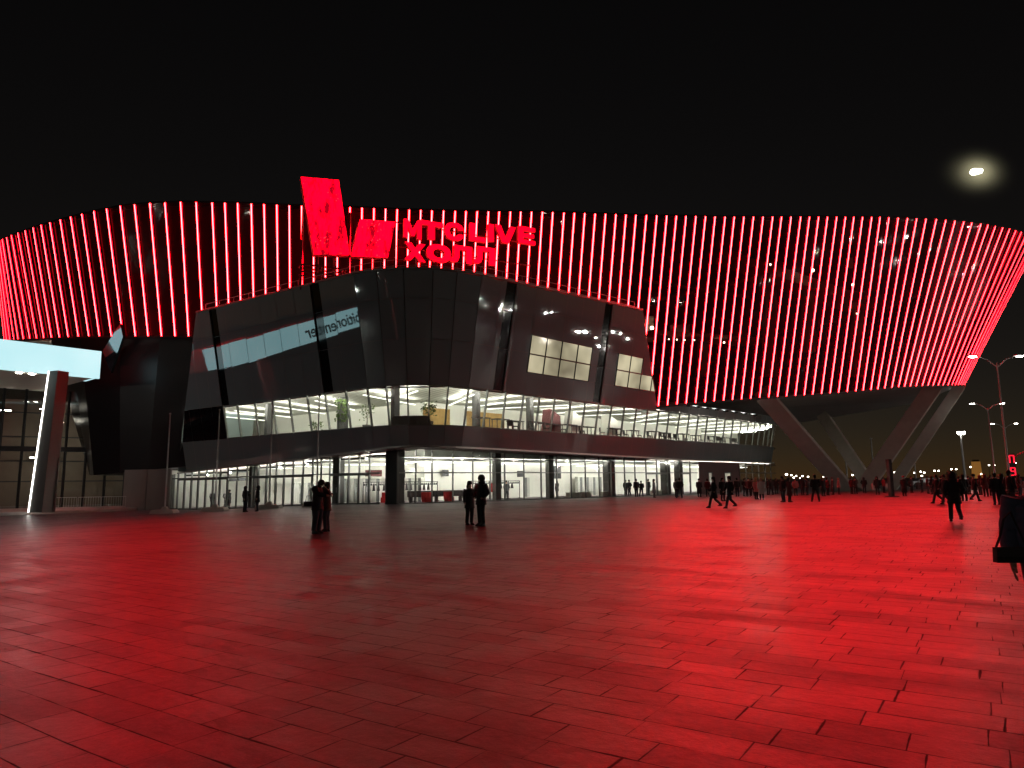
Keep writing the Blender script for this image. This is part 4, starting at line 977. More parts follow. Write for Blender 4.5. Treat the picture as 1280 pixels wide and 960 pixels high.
def distant_tower():
    p = at(1221, 590, 800); t = thing('lit_tower', 'far off tower washed in orange light on the skyline', 'tower', (p.x, p.y, 0))
    b = MB(); h = at(1221, 577, 800).z
    b.hexa([(-4.3, -3, 0), (4.3, -3, 0), (4.3, 3, 0), (-4.3, 3, 0)], [(-3.2, -3, h), (3.2, -3, h), (3.2, 3, h), (-3.2, 3, h)]); b.build('shaft', glow('orange_lit_wall', (0.55, 0.24, 0.05), 0.35, (.3, .2, .1)), t)  # floodlighting on the tower put in as the wall's own glow
    b = MB(); b.box((0, 0, h + 1), (5, 4, 2)); b.build('cap', M['dark_metal'], t)
distant_tower()
def pylon():
    p = at(1267.5, 611, 72); z1 = at(1267, 567, 72).z; t = thing('sign_pylon', 'slim pylon with red glowing characters behind the crowd', 'sign', (p.x, p.y, 0))
    b = MB(); b.box((0, 0, z1 / 2), (.75, .25, z1)); b.build('body', M['dark_metal'], t)
    red = glow('red_tube', (1.0, .01, .03), 2.2)
    def bars(z, segs):
        g = MB()
        for (x0, y0, x1, y1) in segs: g.beam((x0, -.15, z + y0), (x1, -.15, z + y1), .09, .06, up=(0, -1, 0))
        g.build('character', red, t)
    zz = z1 - .95
    bars(zz, [(-.22, 0, -.22, .75), (.22, 0, .22, .75), (-.22, .75, .22, .75)])
    bars(z1 - 2.2, [(-.22, .75, .22, .75), (-.22, .4, -.22, .75), (.22, 0, .22, .75), (-.22, .4, .22, .4), (-.22, 0, .22, 0)])
    a = MB(); q = [at(1270, 570, 74), at(1276, 566.5, 76), at(1284, 565, 78), at(1300, 566, 80)]
    lo = at(1300, 609, 80); lo.z = 0
    a.tube(q + [lo], .09, 6); o = a.build('gate_arch', plain('red_lit_steel', (.4, .04, .05), .5)); tag(o, 'thin red arch curving behind the sign pylon', 'arch')  # red light on the arch put into its steel colour
pylon()
def totem():
    p = on_ground(1114.5, 621); h = at(1111, 574, p.y).z
    t = thing('information_totem', 'tall slim black totem standing before the concrete supports', 'totem', p)
    b = MB(); b.box((0, 0, h / 2), (.24, .5, h)); b.build('panel', M['dark_metal'], t)
    b = MB(); b.box((.24, .1, h * .47), (.07, .2, h * .94)); b.build('edge_post', M['dark_metal'], t)
    b = MB(); b.box((.06, 0, .04), (.8, .8, .08)); b.build('foot_plate', M['dark_metal'], t)
totem()
def low_wall():
    a, c = at(1146, 612, 98), at(1290, 610, 98); b = MB(); b.beam((a.x, a.y, .45), (c.x, c.y, .45), .4, .9); o = b.build('low_wall', plain('dark_red_wall', (.16, .05, .05), .6)); tag(o, 'low wall running behind the crowd at the edge of the car park', 'wall')
low_wall()
def cars():
    col = [(.30, .30, .32), (.05, .05, .06), (.4, .4, .42), (.12, .03, .03), (.08, .09, .12), (.5, .5, .5)]; names = ['silver', 'black', 'grey', 'dark red', 'navy', 'white']
    wheel = None
    for i, px in enumerate((1151, 1163, 1200, 1231, 1000, 1037)):
        g = at(px, 606, 118 + 4 * (i % 3)); t = thing('parked_car', names[i] + ' parked car partly hidden behind the crowd' + (' right of the supports', ' near the pale floodlight mast', ' under the floodlight mast', ' below the twin arm lamps', ' beyond the end of the glass wing', ' seen between the concrete supports')[i], 'car', (g.x, g.y, .004), .2 * i, 'cars parked beyond the square')
        b = MB(); sec = [(-2.2, .45, .75), (-2.1, .25, .95), (-1.0, .25, 1.0), (-.3, .25, 1.45), (1.0, .25, 1.45), (1.7, .25, 1.0), (2.15, .25, .9), (2.2, .45, .7)]
        for (x0, l0, h0), (x1, l1, h1) in zip(sec, sec[1:]):
            b.hexa([(x0, -.85, l0), (x1, -.85, l1), (x1, .85, l1), (x0, .85, l0)], [(x0, -.78, h0), (x1, -.78, h1), (x1, .78, h1), (x0, .78, h0)])
        b.build('body', plain('car_paint_' + names[i].replace(' ', '_'), col[i], .25, .3), t)
        for x in (-1.35, 1.35):
            for y in (-.8, .8):
                w = MB(); w.tube([(x, y - .1, .32), (x, y + .1, .32)], .32, 12); w.build('wheel', M['dark_metal'], t)
        for y in (-.6, .6):
            l = MB(); l.box((-2.2, y, .68), (.06, .28, .12)); l.build('headlight', M['lamp_far'] if i == 2 else M['trim'], t)
cars()

# ------------------------------------------------------------------ things inside, behind the glass
def inside():
    rnd = random.Random(12)
    leaf_m = plain('leaf', (0.10, 0.16, 0.04), .6, var=.4); bark = plain('bark', (.10, .07, .05), .8); pot_m = plain('dark_pot', (.06, .06, .06), .5)
    def spot(px, d, z): s = s_at_px(px, 7.0); q = plan(s) - nrm_at(s) * d; return Vector((q.x, q.y, z)), nrm_at(s)
    def tree(px, d, h, label, dense):
        p, _ = spot(px, d, 5.70); t = thing('potted_tree', label, 'potted tree', p)
        b = MB(); b.rings([(0, 0, 0, .28, .28), (0, 0, .5, .36, .36)], 12); b.build('pot', pot_m, t)
        b = MB(); b.tube([(0, 0, .4), (.03, .02, h * .4), (-.02, 0, h * .7)], [.05, .035, .02], 6)
        for k in range(7):
            a = k * 2.4; b.tube([(0, 0, h * (.45 + .04 * k)), (math.cos(a) * .45, math.sin(a) * .45, h * (.6 + .045 * k))], [.018, .008], 4)
        b.build('trunk', bark, t)
        b = MB()
        for k in range(dense):
            a, r, z = rnd.uniform(0, 6.28), rnd.random() ** .5 * .62, rnd.gauss(.74, .13) * h
            c = Vector((math.cos(a) * r, math.sin(a) * r, z)); u = Vector((rnd.gauss(0, 1), rnd.gauss(0, 1), rnd.gauss(0, .6))).normalized() * .13; v = u.cross(Vector((rnd.random(), rnd.random(), 1))).normalized() * .06
            b.quad(c - u, c + v, c + u, c - v)
        b.build('leaves', leaf_m, t)
    tree(432, 2.2, 2.2, 'sparse potted tree upstairs behind the left glass front', 60)
    tree(541, 1.6, 2.0, 'bushy potted tree upstairs beside the corner sofas', 150)
    tree(359, 3.0, 1.3, 'low leafy plant upstairs near the left end of the glass', 80)
    # planted column
    p, n = spot(404, 2.0, 5.70); t = thing('planted_column', 'dark column overgrown with ivy upstairs', 'column planter', p); b = MB(); b.box((0, 0, 1.45), (.75, .5, 2.9), .6); b.build('shaft', M['dark_column'], t)
    b = MB()
    for k in range(160):
        c = Vector((rnd.uniform(-.5, .5), rnd.uniform(-.5, .1) - .2, rnd.uniform(.9, 2.7))); u = Vector((rnd.gauss(0, 1), rnd.gauss(0, .4), rnd.gauss(0, 1))).normalized() * .12; v = u.cross(Vector((0, 1, .3))).normalized() * .06; b.quad(c - u, c + v, c + u, c - v)
    b.build('ivy', leaf_m, t)
    def slab_thing(name, px, d, z, size, m, label, cat, legs=True, floor=5.70):
        p, n = spot(px, d, floor); t = thing(name, label, cat, p, math.atan2(-n.x, -n.y) * -1 + math.pi)
        b = MB(); b.box((0, 0, z), size); b.build('top', m, t)
        return t
    dark = plain('dark_furniture', (.05, .045, .045), .5); grey = plain('grey_upholstery', (.22, .22, .21), .8); redm = plain('red_upholstery', (.5, .02, .02), .7); orange = plain('ochre_curtain', (.36, .24, .09), .8, var=.45, scale=2.5); darkred = plain('dark_red_panel', (.11, .03, .032), .7)
    def face(px, z=7.0): s = s_at_px(px, z); n = nrm_at(s); return math.atan2(n.y, n.x) + math.pi / 2
    # sofas
    for px, L, lab in ((500, 1.8, 'long grey sofa in the corner window upstairs'), (526, 1.3, 'short grey sofa beside the bushy potted tree')):
        p, n = spot(px, 1.3, 5.70); t = thing('sofa', lab, 'sofa', p, face(px), 'sofas upstairs')
        b = MB(); b.box((0, 0, .22), (L, .8, .44)); b.build('seat', grey, t); b = MB(); b.box((0, -.3, .62), (L, .2, .5)); b.build('backrest', grey, t)
        for s in (-1, 1): b = MB(); b.box((s * L / 2, 0, .33), (.16, .8, .66)); b.build('armrest', grey, t)
    # curtains
    for px, w, lab in ((603, 3.0, 'ochre curtain hanging upstairs left of the dark round column'), (664, 4.6, 'longer ochre curtain hanging behind the bar tables upstairs')):
        p, n = spot(px, 5.5, 5.70); b = MB(); k = int(w / .12)
        for i in range(k):
            x0, x1 = -w / 2 + w * i / k, -w / 2 + w * (i + 1) / k; y0, y1 = (.08 if i % 2 else -.08), (-.08 if i % 2 else .08); b.quad((x0, y0, 0), (x1, y1, 0), (x1, y1, 2.0), (x0, y0, 2.0)); b.quad((x0, y0 + .02, 2.0), (x1, y1 + .02, 2.0), (x1, y1 + .02, 0), (x0, y0 + .02, 0))
        o = b.build('curtain', orange); o.location = p; o.rotation_euler = (0, 0, face(px)); tag(o, lab, 'curtain', 'ochre curtains upstairs')
    # kiosks
    def kiosk(px, d, w, m, lab):
        p, n = spot(px, d, 5.70); t = thing('kiosk', lab, 'kiosk', p, face(px)); b = MB()
        b.hexa([(-w, -.5, 0), (w, -.5, 0), (w, .5, 0), (-w, .5, 0)], [(-w * .55, -.5, 2.5), (w * .9, -.5, 1.9), (w * .9, .5, 1.9), (-w * .55, .5, 2.5)]); b.build('body', m, t); b = MB(); b.box((0, -.6, 1.05), (w * 1.6, .5, .08)); b.build('counter', dark, t)
    kiosk(722, 3.2, .9, darkred, 'dark red angular kiosk upstairs behind the bar tables')
    kiosk(747, 3.0, .9, M['white_wall'], 'white angular kiosk upstairs right of the dark red one')
    kiosk(792, 3.0, 1.0, M['white_wall'], 'white angular kiosk upstairs above the ground floor dark column')
    # upstairs dark columns
    for px, lab in ((484, 'dark square column upstairs at the building corner'), (621, 'dark round column upstairs between the ochre curtains'), (306, 'dark column upstairs nearest the left end of the glass'), (688, 'dark column upstairs just left of the dark red kiosk')):
        p, n = spot(px, 2.4 if px != 484 else 1.2, 5.70); b = MB(); b.rings([(0, 0, 0, .34, .34), (0, 0, 3.2, .34, .34)], 14 if px == 621 else 4); o = b.build('indoor_column', M['dark_column']); o.location = p; tag(o, lab, 'column', 'dark columns upstairs')
    # bar tables with stools along the right front, dining tables further on
    base = None
    def table(px, d, lab):
        p, n = spot(px, d, 5.70); t = thing('bar_table', lab, 'table', p, face(px), 'dark tables upstairs along the glass')
        b = MB(); b.box((0, 0, .93), (1.5, .7, .06)); b.build('tabletop', dark, t)
        for x in (-.65, .65):
            for y in (-.28, .28): b = MB(); b.beam((x, y, 0), (x, y, .9), .05, .05); b.build('leg', dark, t)
        return t
    def chair(px, d, lab):
        p, n = spot(px, d, 5.70); t = thing('chair', lab, 'chair', p, face(px) + rnd.uniform(-.6, .6), 'dark chairs upstairs along the glass')
        b = MB(); b.box((0, 0, .46), (.46, .46, .06)); b.build('seat', dark, t); b = MB(); b.box((0, .22, .74), (.46, .05, .42)); b.build('backrest', dark, t)
        for x in (-.2, .2):
            for y in (-.2, .2): b = MB(); b.beam((x, y, 0), (x, y, .45), .04, .04); b.build('leg', dark, t)
        return t
    tb = table(612, 1.0, 'dark bar table upstairs before the ochre curtain')
    tpx = [636, 660, 680, 700, 722, 752, 778, 806, 826, 846, 864, 884, 902, 920]
    lab = ['dark table upstairs along the glass, one of the row right of the bar table']
    for k, px in enumerate(tpx):
        p, n = spot(px, 1.0 + .5 * (k % 2), 5.70); copy_thing(tb, p, face(px), lab[0])
    c0 = chair(646, .8, 'dark chair upstairs in the row along the glass')
    for px in (655, 671, 691, 711, 738, 764, 790, 798, 814, 822, 834, 842, 854, 858, 870, 876, 890, 896, 908, 914, 926, 932):
        p, n = spot(px, rnd.uniform(.6, 1.6), 5.70); copy_thing(c0, p, face(px) + rnd.uniform(-1, 1), c0['label'])
    # ground floor
    def gspot(px, d): s = gs_px(px); q = gpl(s) - gnrm(s) * d; return Vector((q.x, q.y, gz(q.x))), math.atan2(gnrm(s).y, gnrm(s).x) + math.pi / 2
    def rack(px, d, lab):
        p, a = gspot(px, d); t = thing('coat_rack', lab, 'coat rack', p, a, 'cloakroom coat racks')
        f = MB()
        for x in (-1.2, 1.2): f.beam((x, 0, 0), (x, 0, 1.75), .05, .05); f.beam((x, -.3, .04), (x, .3, .04), .05, .05)
        f.beam((-1.2, 0, 1.72), (1.2, 0, 1.72), .05, .05); f.build('frame', M['dark_metal'], t)
        for k in range(11):
            h = MB(); x = -1.1 + .22 * k; sh = rnd.choice((0, 0, 1)); h.tube([(x, 0, 1.72), (x, 0, 1.6)], .012, 4)
            h.hexa([(x - .03, -.2, 1.0 if sh else 1.45), (x + .03, -.2, 1.0 if sh else 1.45), (x + .03, .2, 1.0 if sh else 1.45), (x - .03, .2, 1.0 if sh else 1.45)], [(x - .02, -.05, 1.6), (x + .02, -.05, 1.6), (x + .02, .05, 1.6), (x - .02, .05, 1.6)])
            h.build('hanger', dark if sh else M['mullion'], t)
        return t
    def locker(px, d, w, lab):
        p, a = gspot(px, d); t = thing('locker_row', lab, 'lockers', p, a, 'white locker rows in the lobby'); n = int(w / .34)
        b = MB(); b.box((0, .2, 1.05), (w, .4, 2.1)); b.build('cabinet', M['white_wall'], t)
        for k in range(n):
            x = -w / 2 + (k + .5) * w / n; q = MB(); q.box((x, -.02, 1.05), (w / n - .05, .03, 2.0)); o = q.build('door', M['white_floor'] if (k * 7 + px) % 3 else M['mullion'], t)
    for px, d, w, lab in ((300, 7.5, 3.4, 'locker row behind the leftmost dark lobby column'), (352, 8, 4.2, 'locker row in the middle of the glass doors'), (425, 8, 4.0, 'locker row behind the red tub armchairs'), (512, 8.0, 4.0, 'locker row behind the corner coat rack'), (560, 8.2, 5.0, 'locker row behind the long black bench'), (650, 8, 4.6, 'locker row behind the hanging red coat'), (712, 7.6, 3.6, 'locker row in the bright room behind the box benches'), (800, 7, 4.0, 'locker row behind the figures at the black door post')):
        locker(px, d, w, lab)
    r0 = rack(508, 4.6, 'cloakroom coat rack behind the glass beside the corner column')
    for px, d, lab in ((530, 5.0, 'cloakroom coat rack behind the left end of the long black bench'), (553, 5.0, 'cloakroom coat rack behind the middle of the long black bench'), (577, 5.2, 'cloakroom coat rack left of the couple seen through the glass'), (645, 5.0, 'cloakroom coat rack right of the first slim dark column'), (668, 5.0, 'cloakroom coat rack beside the hanging red coat'), (684, 5.2, 'cloakroom coat rack left of the second slim dark column')):
        p, a = gspot(px, d); copy_thing(r0, p, a, lab)
    p, a = gspot(563, 2.0); t = thing('bench', 'long black bench counter behind the ground floor glass', 'bench', p, a); b = MB(); b.box((0, 0, .72), (5.4, .5, .5)); b.build('counter', dark, t)
    for x in (-2.5, 0, 2.5): b = MB(); b.box((x, 0, .24), (.1, .4, .48)); b.build('leg', dark, t)
    for px, d, lab in ((441, 4.0, 'left red tub armchair in the lobby behind the glass doors'), (452, 4.1, 'right red tub armchair in the lobby behind the glass doors'), (546, 1.4, 'red tub armchair under the long black bench counter'), (574, 1.4, 'red tub armchair behind the glass, left of the couple with the phone')):
        p, a = gspot(px, d); t = thing('armchair', lab, 'armchair', p, a, 'red lobby armchairs'); b = MB(); b.box((0, 0, .22), (.6, .6, .44)); b.build('seat', redm, t); b = MB(); b.rings([(0, .1, .2, .42, .38), (0, .1, .85, .44, .40)], 12); b.build('backrest', redm, t)
    p, a = gspot(643, 3.0); b = MB(); b.rings([(0, 0, .7, .30, .2), (0, 0, 1.1, .26, .2), (0, 0, 1.5, .14, .12)], 10); b.tube([(0, 0, 1.5), (0, 0, 1.9)], .015, 5); o = b.build('red_coat', redm); o.location = p; tag(o, 'bright red coat hanging in the cloakroom', 'coat')
    for px, z, w, h, d, lab in ((523, 2.5, 1.6, .55, 7, 'dim wall screen with red picture above the coat racks'), (557, 2.45, 1.1, .7, 7, 'dark wall screen above the black bench'), (704, 2.4, .9, .6, 6, 'small dark wall screen in the bright room'), (741, 2.55, 1.2, 1.3, 5, 'large dark wall screen near the broad dark column'), (608, 2.5, .7, .6, 6, 'blue tinted information screen above the couple'), (236, 2.75, 1.4, .3, 5, 'dark wall screen above the leftmost entrance doors'), (248, 2.75, 1.4, .3, 5, 'second dark wall screen above the leftmost entrance doors')):
        p, a = gspot(px, d); b = MB(); b.box((0, 0, z), (w, .08, h)); b.box((0, .06, z), (w * .3, .1, h * .3)); o = b.build('wall_screen', darkred if px == 523 else M['dark_metal']); o.location = p; o.rotation_euler = (0, 0, a); tag(o, lab, 'screen', 'screens in the lobby')
    for px, lab in ((766, 'white box bench beside the broad dark column'), (829, 'white box bench behind the lone grey coat'), (725, 'white box bench in the bright room'), (740, 'white box bench below the large wall screen')):
        p, a = gspot(px, 1.0); b = MB(); b.box((0, 0, .25), (1.4, .5, .5)); b.box((0, 0, .52), (1.5, .56, .05)); o = b.build('box_bench', M['white_wall']); o.location = p; o.rotation_euler = (0, 0, a); tag(o, lab, 'bench', 'white box benches inside')
    return gspot
GSPOT = inside()

# ------------------------------------------------------------------ people
def pm(name, c, r=0.75): return plain(name, c, r, var=.25, scale=9)
CLOTH = {'black': pm('black_cloth', (.02, .02, .022)), 'charcoal': pm('charcoal_cloth', (.05, .05, .053)), 'navy': pm('navy_cloth', (.06, .075, .13)), 'brown': pm('brown_cloth', (.07, .032, .018)), 'grey': pm('grey_cloth', (.20, .20, .20)), 'pale': pm('pale_cloth', (.55, .55, .53)), 'pink': pm('pink_cloth', (.55, .20, .20)), 'maroon': pm('maroon_cloth', (.10, .015, .018)), 'red': pm('red_cloth', (.45, .02, .03)), 'jeans': pm('dark_jeans', (.03, .035, .055)), 'fur': pm('fur_trim', (.42, .30, .18)), 'hair': pm('dark_hair', (.018, .012, .009)), 'fair': pm('fair_hair', (.30, .20, .10)), 'skin': pm('skin', (.42, .26, .19), .55), 'shoe': pm('black_shoe', (.01, .01, .01), .4)}
def skinned(name, verts, edges, radii, root=0, lv=1):
    me = bpy.data.meshes.new(name); me.from_pydata(verts, edges, []); me.update()
    o = bpy.data.objects.new(name, me); COL.objects.link(o)
    md = o.modifiers.new('skin', 'SKIN'); md.use_smooth_shade = True; md.branch_smoothing = .6
    for v, r in zip(me.skin_vertices[0].data, radii): v.radius = r if isinstance(r, tuple) else (r, r)
    me.skin_vertices[0].data[root].use_root = True
    sb = o.modifiers.new('sub', 'SUBSURF'); sb.levels = lv; sb.render_levels = lv
    dg = bpy.context.evaluated_depsgraph_get(); out = bpy.data.meshes.new_from_object(o.evaluated_get(dg)); out.name = name
    COL.objects.unlink(o); bpy.data.objects.remove(o); bpy.data.meshes.remove(me)
    for p in out.polygons: p.use_smooth = True
    return out
def pose(legs='stand', arms='down', bow=0.0):
    J = {}
    if legs == 'stand': J['kneeL'], J['ankL'], J['kneeR'], J['ankR'] = (.105, -.02, .50), (.11, .02, .09), (-.105, -.01, .50), (-.12, .03, .09)
    elif legs == 'walk': J['kneeL'], J['ankL'], J['kneeR'], J['ankR'] = (.09, -.20, .52), (.09, -.30, .10), (-.09, .06, .48), (-.09, .36, .20)
    else: J['kneeL'], J['ankL'], J['kneeR'], J['ankR'] = (.17, -.06, .50), (.26, -.03, .09), (-.13, .0, .50), (-.18, .04, .09)
    for s, k in ((1, 'L'), (-1, 'R')):
        J['sh' + k] = (.185 * s, 0, 1.41); J['hip' + k] = (.095 * s, 0, .92)
        if arms == 'down' or (arms == 'phone' and k == 'R') or (arms == 'bag' and k == 'R'): J['el' + k], J['wr' + k], J['ha' + k] = (.255 * s, .03, 1.14), (.27 * s, -.05, .90), (.265 * s, -.08, .80)
        elif arms == 'swing': J['el' + k], J['wr' + k], J['ha' + k] = (.25 * s, .09 * s, 1.15), (.26 * s, (-.02 if s > 0 else -.22), .93), (.26 * s, (-.02 if s > 0 else -.30), .86)
        elif arms == 'pocket': J['el' + k], J['wr' + k], J['ha' + k] = (.31 * s, .07, 1.16), (.23 * s, -.12, .98), (.19 * s, -.17, .95)
        elif arms in ('phone', 'bag'): J['el' + k], J['wr' + k], J['ha' + k] = (.27 * s, -.02, 1.14), (.15 * s, -.26, 1.26), (.10 * s, -.31, 1.33)
        elif arms == 'hug': J['el' + k], J['wr' + k], J['ha' + k] = (.30 * s, -.20, 1.25), (.16 * s, -.42, 1.20), (.06 * s, -.47, 1.19)
    J['head'] = (0, -.02 - bow * .5, 1.655 - bow * .35); J['chin'] = (0, -.03 - bow * .3, 1.575 - bow * .2); J['neck'] = (0, .005 - bow * .12, 1.50)
    return J
def body_mesh(J, name, fingers=False):
    V, E_, R = [], [], []
    def a(p, r, frm=None):
        V.append(tuple(p)); R.append(r)
        if frm is not None: E_.append((frm, len(V) - 1))
        return len(V) - 1
    pel = a((0, 0, .94), (.15, .11)); sp = a((0, 0, 1.14), (.135, .10), pel); ch = a((0, 0, 1.36), (.165, .11), sp); ne = a(J['neck'], .058, ch)
    cn = a(J['chin'], (.066, .075), ne); hd = a(J['head'], (.078, .095), cn); hx, hy, hz = J['head']; a((hx, hy + .01, hz + .07), (.055, .065), hd)
    a((hx, hy - .105, hz - .045), .016, cn)       # nose
    for k in 'LR':
        s = a(J['sh' + k], .068, ch); e = a(J['el' + k], .050, s); w_ = a(J['wr' + k], .036, e); h = a(J['ha' + k], (.042, .026), w_)
        if fingers:
            hx_, hy_, hz_ = J['ha' + k]; sg = 1 if k == 'L' else -1
            for i, ln in enumerate((.060, .074, .070, .054)):
                oy = -.033 + .022 * i; f1 = a((hx_, hy_ + oy, hz_ - .035), .0095, h); f2 = a((hx_ - .006 * sg, hy_ + oy, hz_ - .035 - ln * .55), .0088, f1); a((hx_ - .022 * sg, hy_ + oy, hz_ - .035 - ln), .0078, f2)
            t1 = a((hx_ - .012 * sg, hy_ - .045, hz_ + .01), .011, h); a((hx_ - .022 * sg, hy_ - .062, hz_ - .035), .0085, t1)
        hp = a(J['hip' + k], .10, pel); kn = a(J['knee' + k], .062, hp); an = a(J['ank' + k], .045, kn); ax, ay, az = J['ank' + k]; a((ax, ay - .14, max(.035, az - .06)), .035, an)
    return skinned(name, V, E_, R)
def coat_mesh(J, hem, wide, name, puff=False, hood=None, mats=('black',)):
    b = MB(); n = 14; bo = 0
    sec = [(1.47, .075, .075), (1.435, .17, .105), (1.36, .215, .135), (1.20, .205, .14), (1.02, .20, .145), (.90, .215, .155)]
    if hem < .85: sec += [(.74, .225 * wide, .165 * wide), (hem, .235 * wide, .175 * wide)]
    else: sec += [(hem, .215, .15)]
    rr = []
    for i, (z, rx, ry) in enumerate(sec):
        rr.append((0, .0, z, rx, ry))
        if puff and i + 1 < len(sec) and i > 0:
            z1, rx1, ry1 = sec[i + 1]; k = 3
            for q in range(1, k): t = q / k; f = 1.05 if q % 2 else .96; rr.append((0, 0, lerp(z, z1, t), lerp(rx, rx1, t) * f, lerp(ry, ry1, t) * f))
    b.rings(rr, n)
    for k in 'LR':
        sh, el, wr = (Vector(J[q + k]) for q in ('sh', 'el', 'wr')); pts = [sh * 1.0 + Vector((0, 0, .02)), sh.lerp(el, .5), el, el.lerp(wr, .5), wr]; rs = [.095, .088, .074, .066, .056]
        if puff: rs = [r * 1.18 for r in rs]
        b.tube(pts, rs, 10)
    return b.mesh(name, [CLOTH[mats[0]]], smooth=True)
def legs_mesh(J, name, m='charcoal', wide=1.0):
    b = MB()
    b.rings([(0, 0, .84, .15, .12), (0, 0, .98, .17, .125)], 12)
    for k in 'LR':
        hp, kn, an = (Vector(J[q + k]) for q in ('hip', 'knee', 'ank')); b.tube([hp + Vector((0, 0, .04)), hp.lerp(kn, .5), kn, kn.lerp(an, .5), an], [.115 * wide, .10 * wide, .078 * wide, .072 * wide, .068 * wide], 10)
    return b.mesh(name, [CLOTH[m]], smooth=True)
def shoe_mesh(J, k, name, m='shoe'):
    ax, ay, az = J['ank' + k]; z = az - .09; b = MB()
    b.rings([(ax, ay - .06, z, .05, .135), (ax, ay - .06, z + .035, .052, .14), (ax, ay - .04, z + .07, .045, .105), (ax, ay, z + .13, .052, .055)], 10)
    return b.mesh(name, [CLOTH[m]], smooth=True)
def head_cover(J, kind, name):
    hx, hy, hz = J['head']; b = MB()
    if kind in ('hair', 'fair'):
        b.ball((hx, hy + .018, hz + .028), (.098, .115, .105), 12, 8); b.ball((hx, hy + .06, hz - .06), (.085, .065, .10), 10, 6)
    elif kind == 'long_hair':
        b.ball((hx, hy + .02, hz + .028), (.102, .118, .106), 12, 8); b.rings([(hx, hy + .07, hz - .30, .10, .05), (hx, hy + .07, hz - .10, .115, .07), (hx, hy + .05, hz + .03, .09, .07)], 10)
    elif kind in ('hat', 'red_hat'):
        b.ball((hx, hy + .01, hz + .05), (.102, .12, .10), 12, 8); b.rings([(hx, hy + .005, hz - .01, .106, .122), (hx, hy + .005, hz + .045, .108, .124)], 12)
    else:                                          # hood, open at the face
        b.ball((hx, hy + .045, hz + .005), (.135, .135, .155), 12, 8); b.rings([(hx, hy + .06, hz - .20, .16, .12), (hx, hy + .05, hz - .08, .135, .12)], 12)
    me = b.mesh(name, [CLOTH['hair']], smooth=True)
    return me
def fur_rim(J, name):
    hx, hy, hz = J['head']; b = MB(); rnd = random.Random(2); pts = []
    for k in range(17):
        a = 2 * math.pi * k / 16; pts.append((hx + .125 * math.cos(a), hy - .065, hz + .005 + .15 * math.sin(a)))
    b.tube(pts, [.045 + .012 * (k % 2) for k in range(17)], 7, caps=False)
    for k in range(90):
        a = rnd.uniform(0, 6.28); c = Vector((hx + .125 * math.cos(a), hy - .07, hz + .005 + .15 * math.sin(a))); d = Vector((math.cos(a), rnd.uniform(-.8, .3), math.sin(a))).normalized() * .09
        u = Vector((-math.sin(a), 0, math.cos(a))) * .014; b.quad(c - u, c + u, c + d)
    return b.mesh(name, [CLOTH['fur']])
TPL = {}
def template(key, legs='stand', arms='down', hem=.80, wide=1.0, head='hair', puff=False, bow=0.0, fur=False, legw=1.0):
    J = pose(legs, arms, bow); d = {'J': J}
    d['body'] = body_mesh(J, 'person_body'); d['body'].materials.clear(); d['body'].materials.append(CLOTH['skin'])
    d['coat'] = coat_mesh(J, hem, wide, 'coat', puff); d['trousers'] = legs_mesh(J, 'trousers', wide=legw)
    d['shoe'] = [shoe_mesh(J, k, 'shoe') for k in 'LR']; d['head'] = (('hood' if head == 'hood' else 'hat' if 'hat' in head else 'hair'), head_cover(J, head, 'head_cover'))
    if fur: d['fur'] = fur_rim(J, 'fur_rim')
    TPL[key] = d
template('jacket'); template('jacket_pocket', arms='pocket', legs='apart'); template('jacket_hood', head='hood', puff=True, arms='pocket')
template('long', hem=.45, head='long_hair'); template('long_hat', hem=.32, wide=1.05, head='hat'); template('puffer', hem=.62, head='hood', puff=True, wide=1.05)
template('walk', legs='walk', arms='swing'); template('walk_long', legs='walk', arms='swing', hem=.55, head='long_hair', wide=1.1); template('walk_hat', legs='walk', arms='pocket', head='hat', hem=.72)
template('phone', arms='phone', hem=.68, head='long_hair'); template('phone_hood', arms='phone', hem=.70, head='hood', puff=True)
template('hug_big', arms='hug', bow=.22, hem=.84, legw=1.25, head='hair', puff=True); template('hug_small', arms='hug', hem=.80, head='hair')
template('fur_walk', legs='walk', arms='pocket', head='hood', fur=True, hem=.66, puff=True)
def person(tpl, loc, rz, h, coat, label, trousers='charcoal', hair='hair', group=None, shoe='shoe'):
    d = TPL[tpl]; t = thing('person', label, 'person', loc, rz, group); s = h / 1.75; t.scale = (s, s, s)
    def part(name, me, mat=None):
        o = bpy.data.objects.new(name, me); COL.objects.link(o); o.parent = t
        if mat: o.material_slots[0].link = 'OBJECT'; o.material_slots[0].material = CLOTH[mat]
        return o
    part('body', d['body']); part('coat', d['coat'], coat); part('trousers', d['trousers'], trousers)
    for m in d['shoe']: part('shoe', m, shoe)
    k, me = d['head']; part(k, me, coat if k == 'hood' and hair == 'hair' else hair)
    if 'fur' in d: part('fur_rim', d['fur'])
    return t
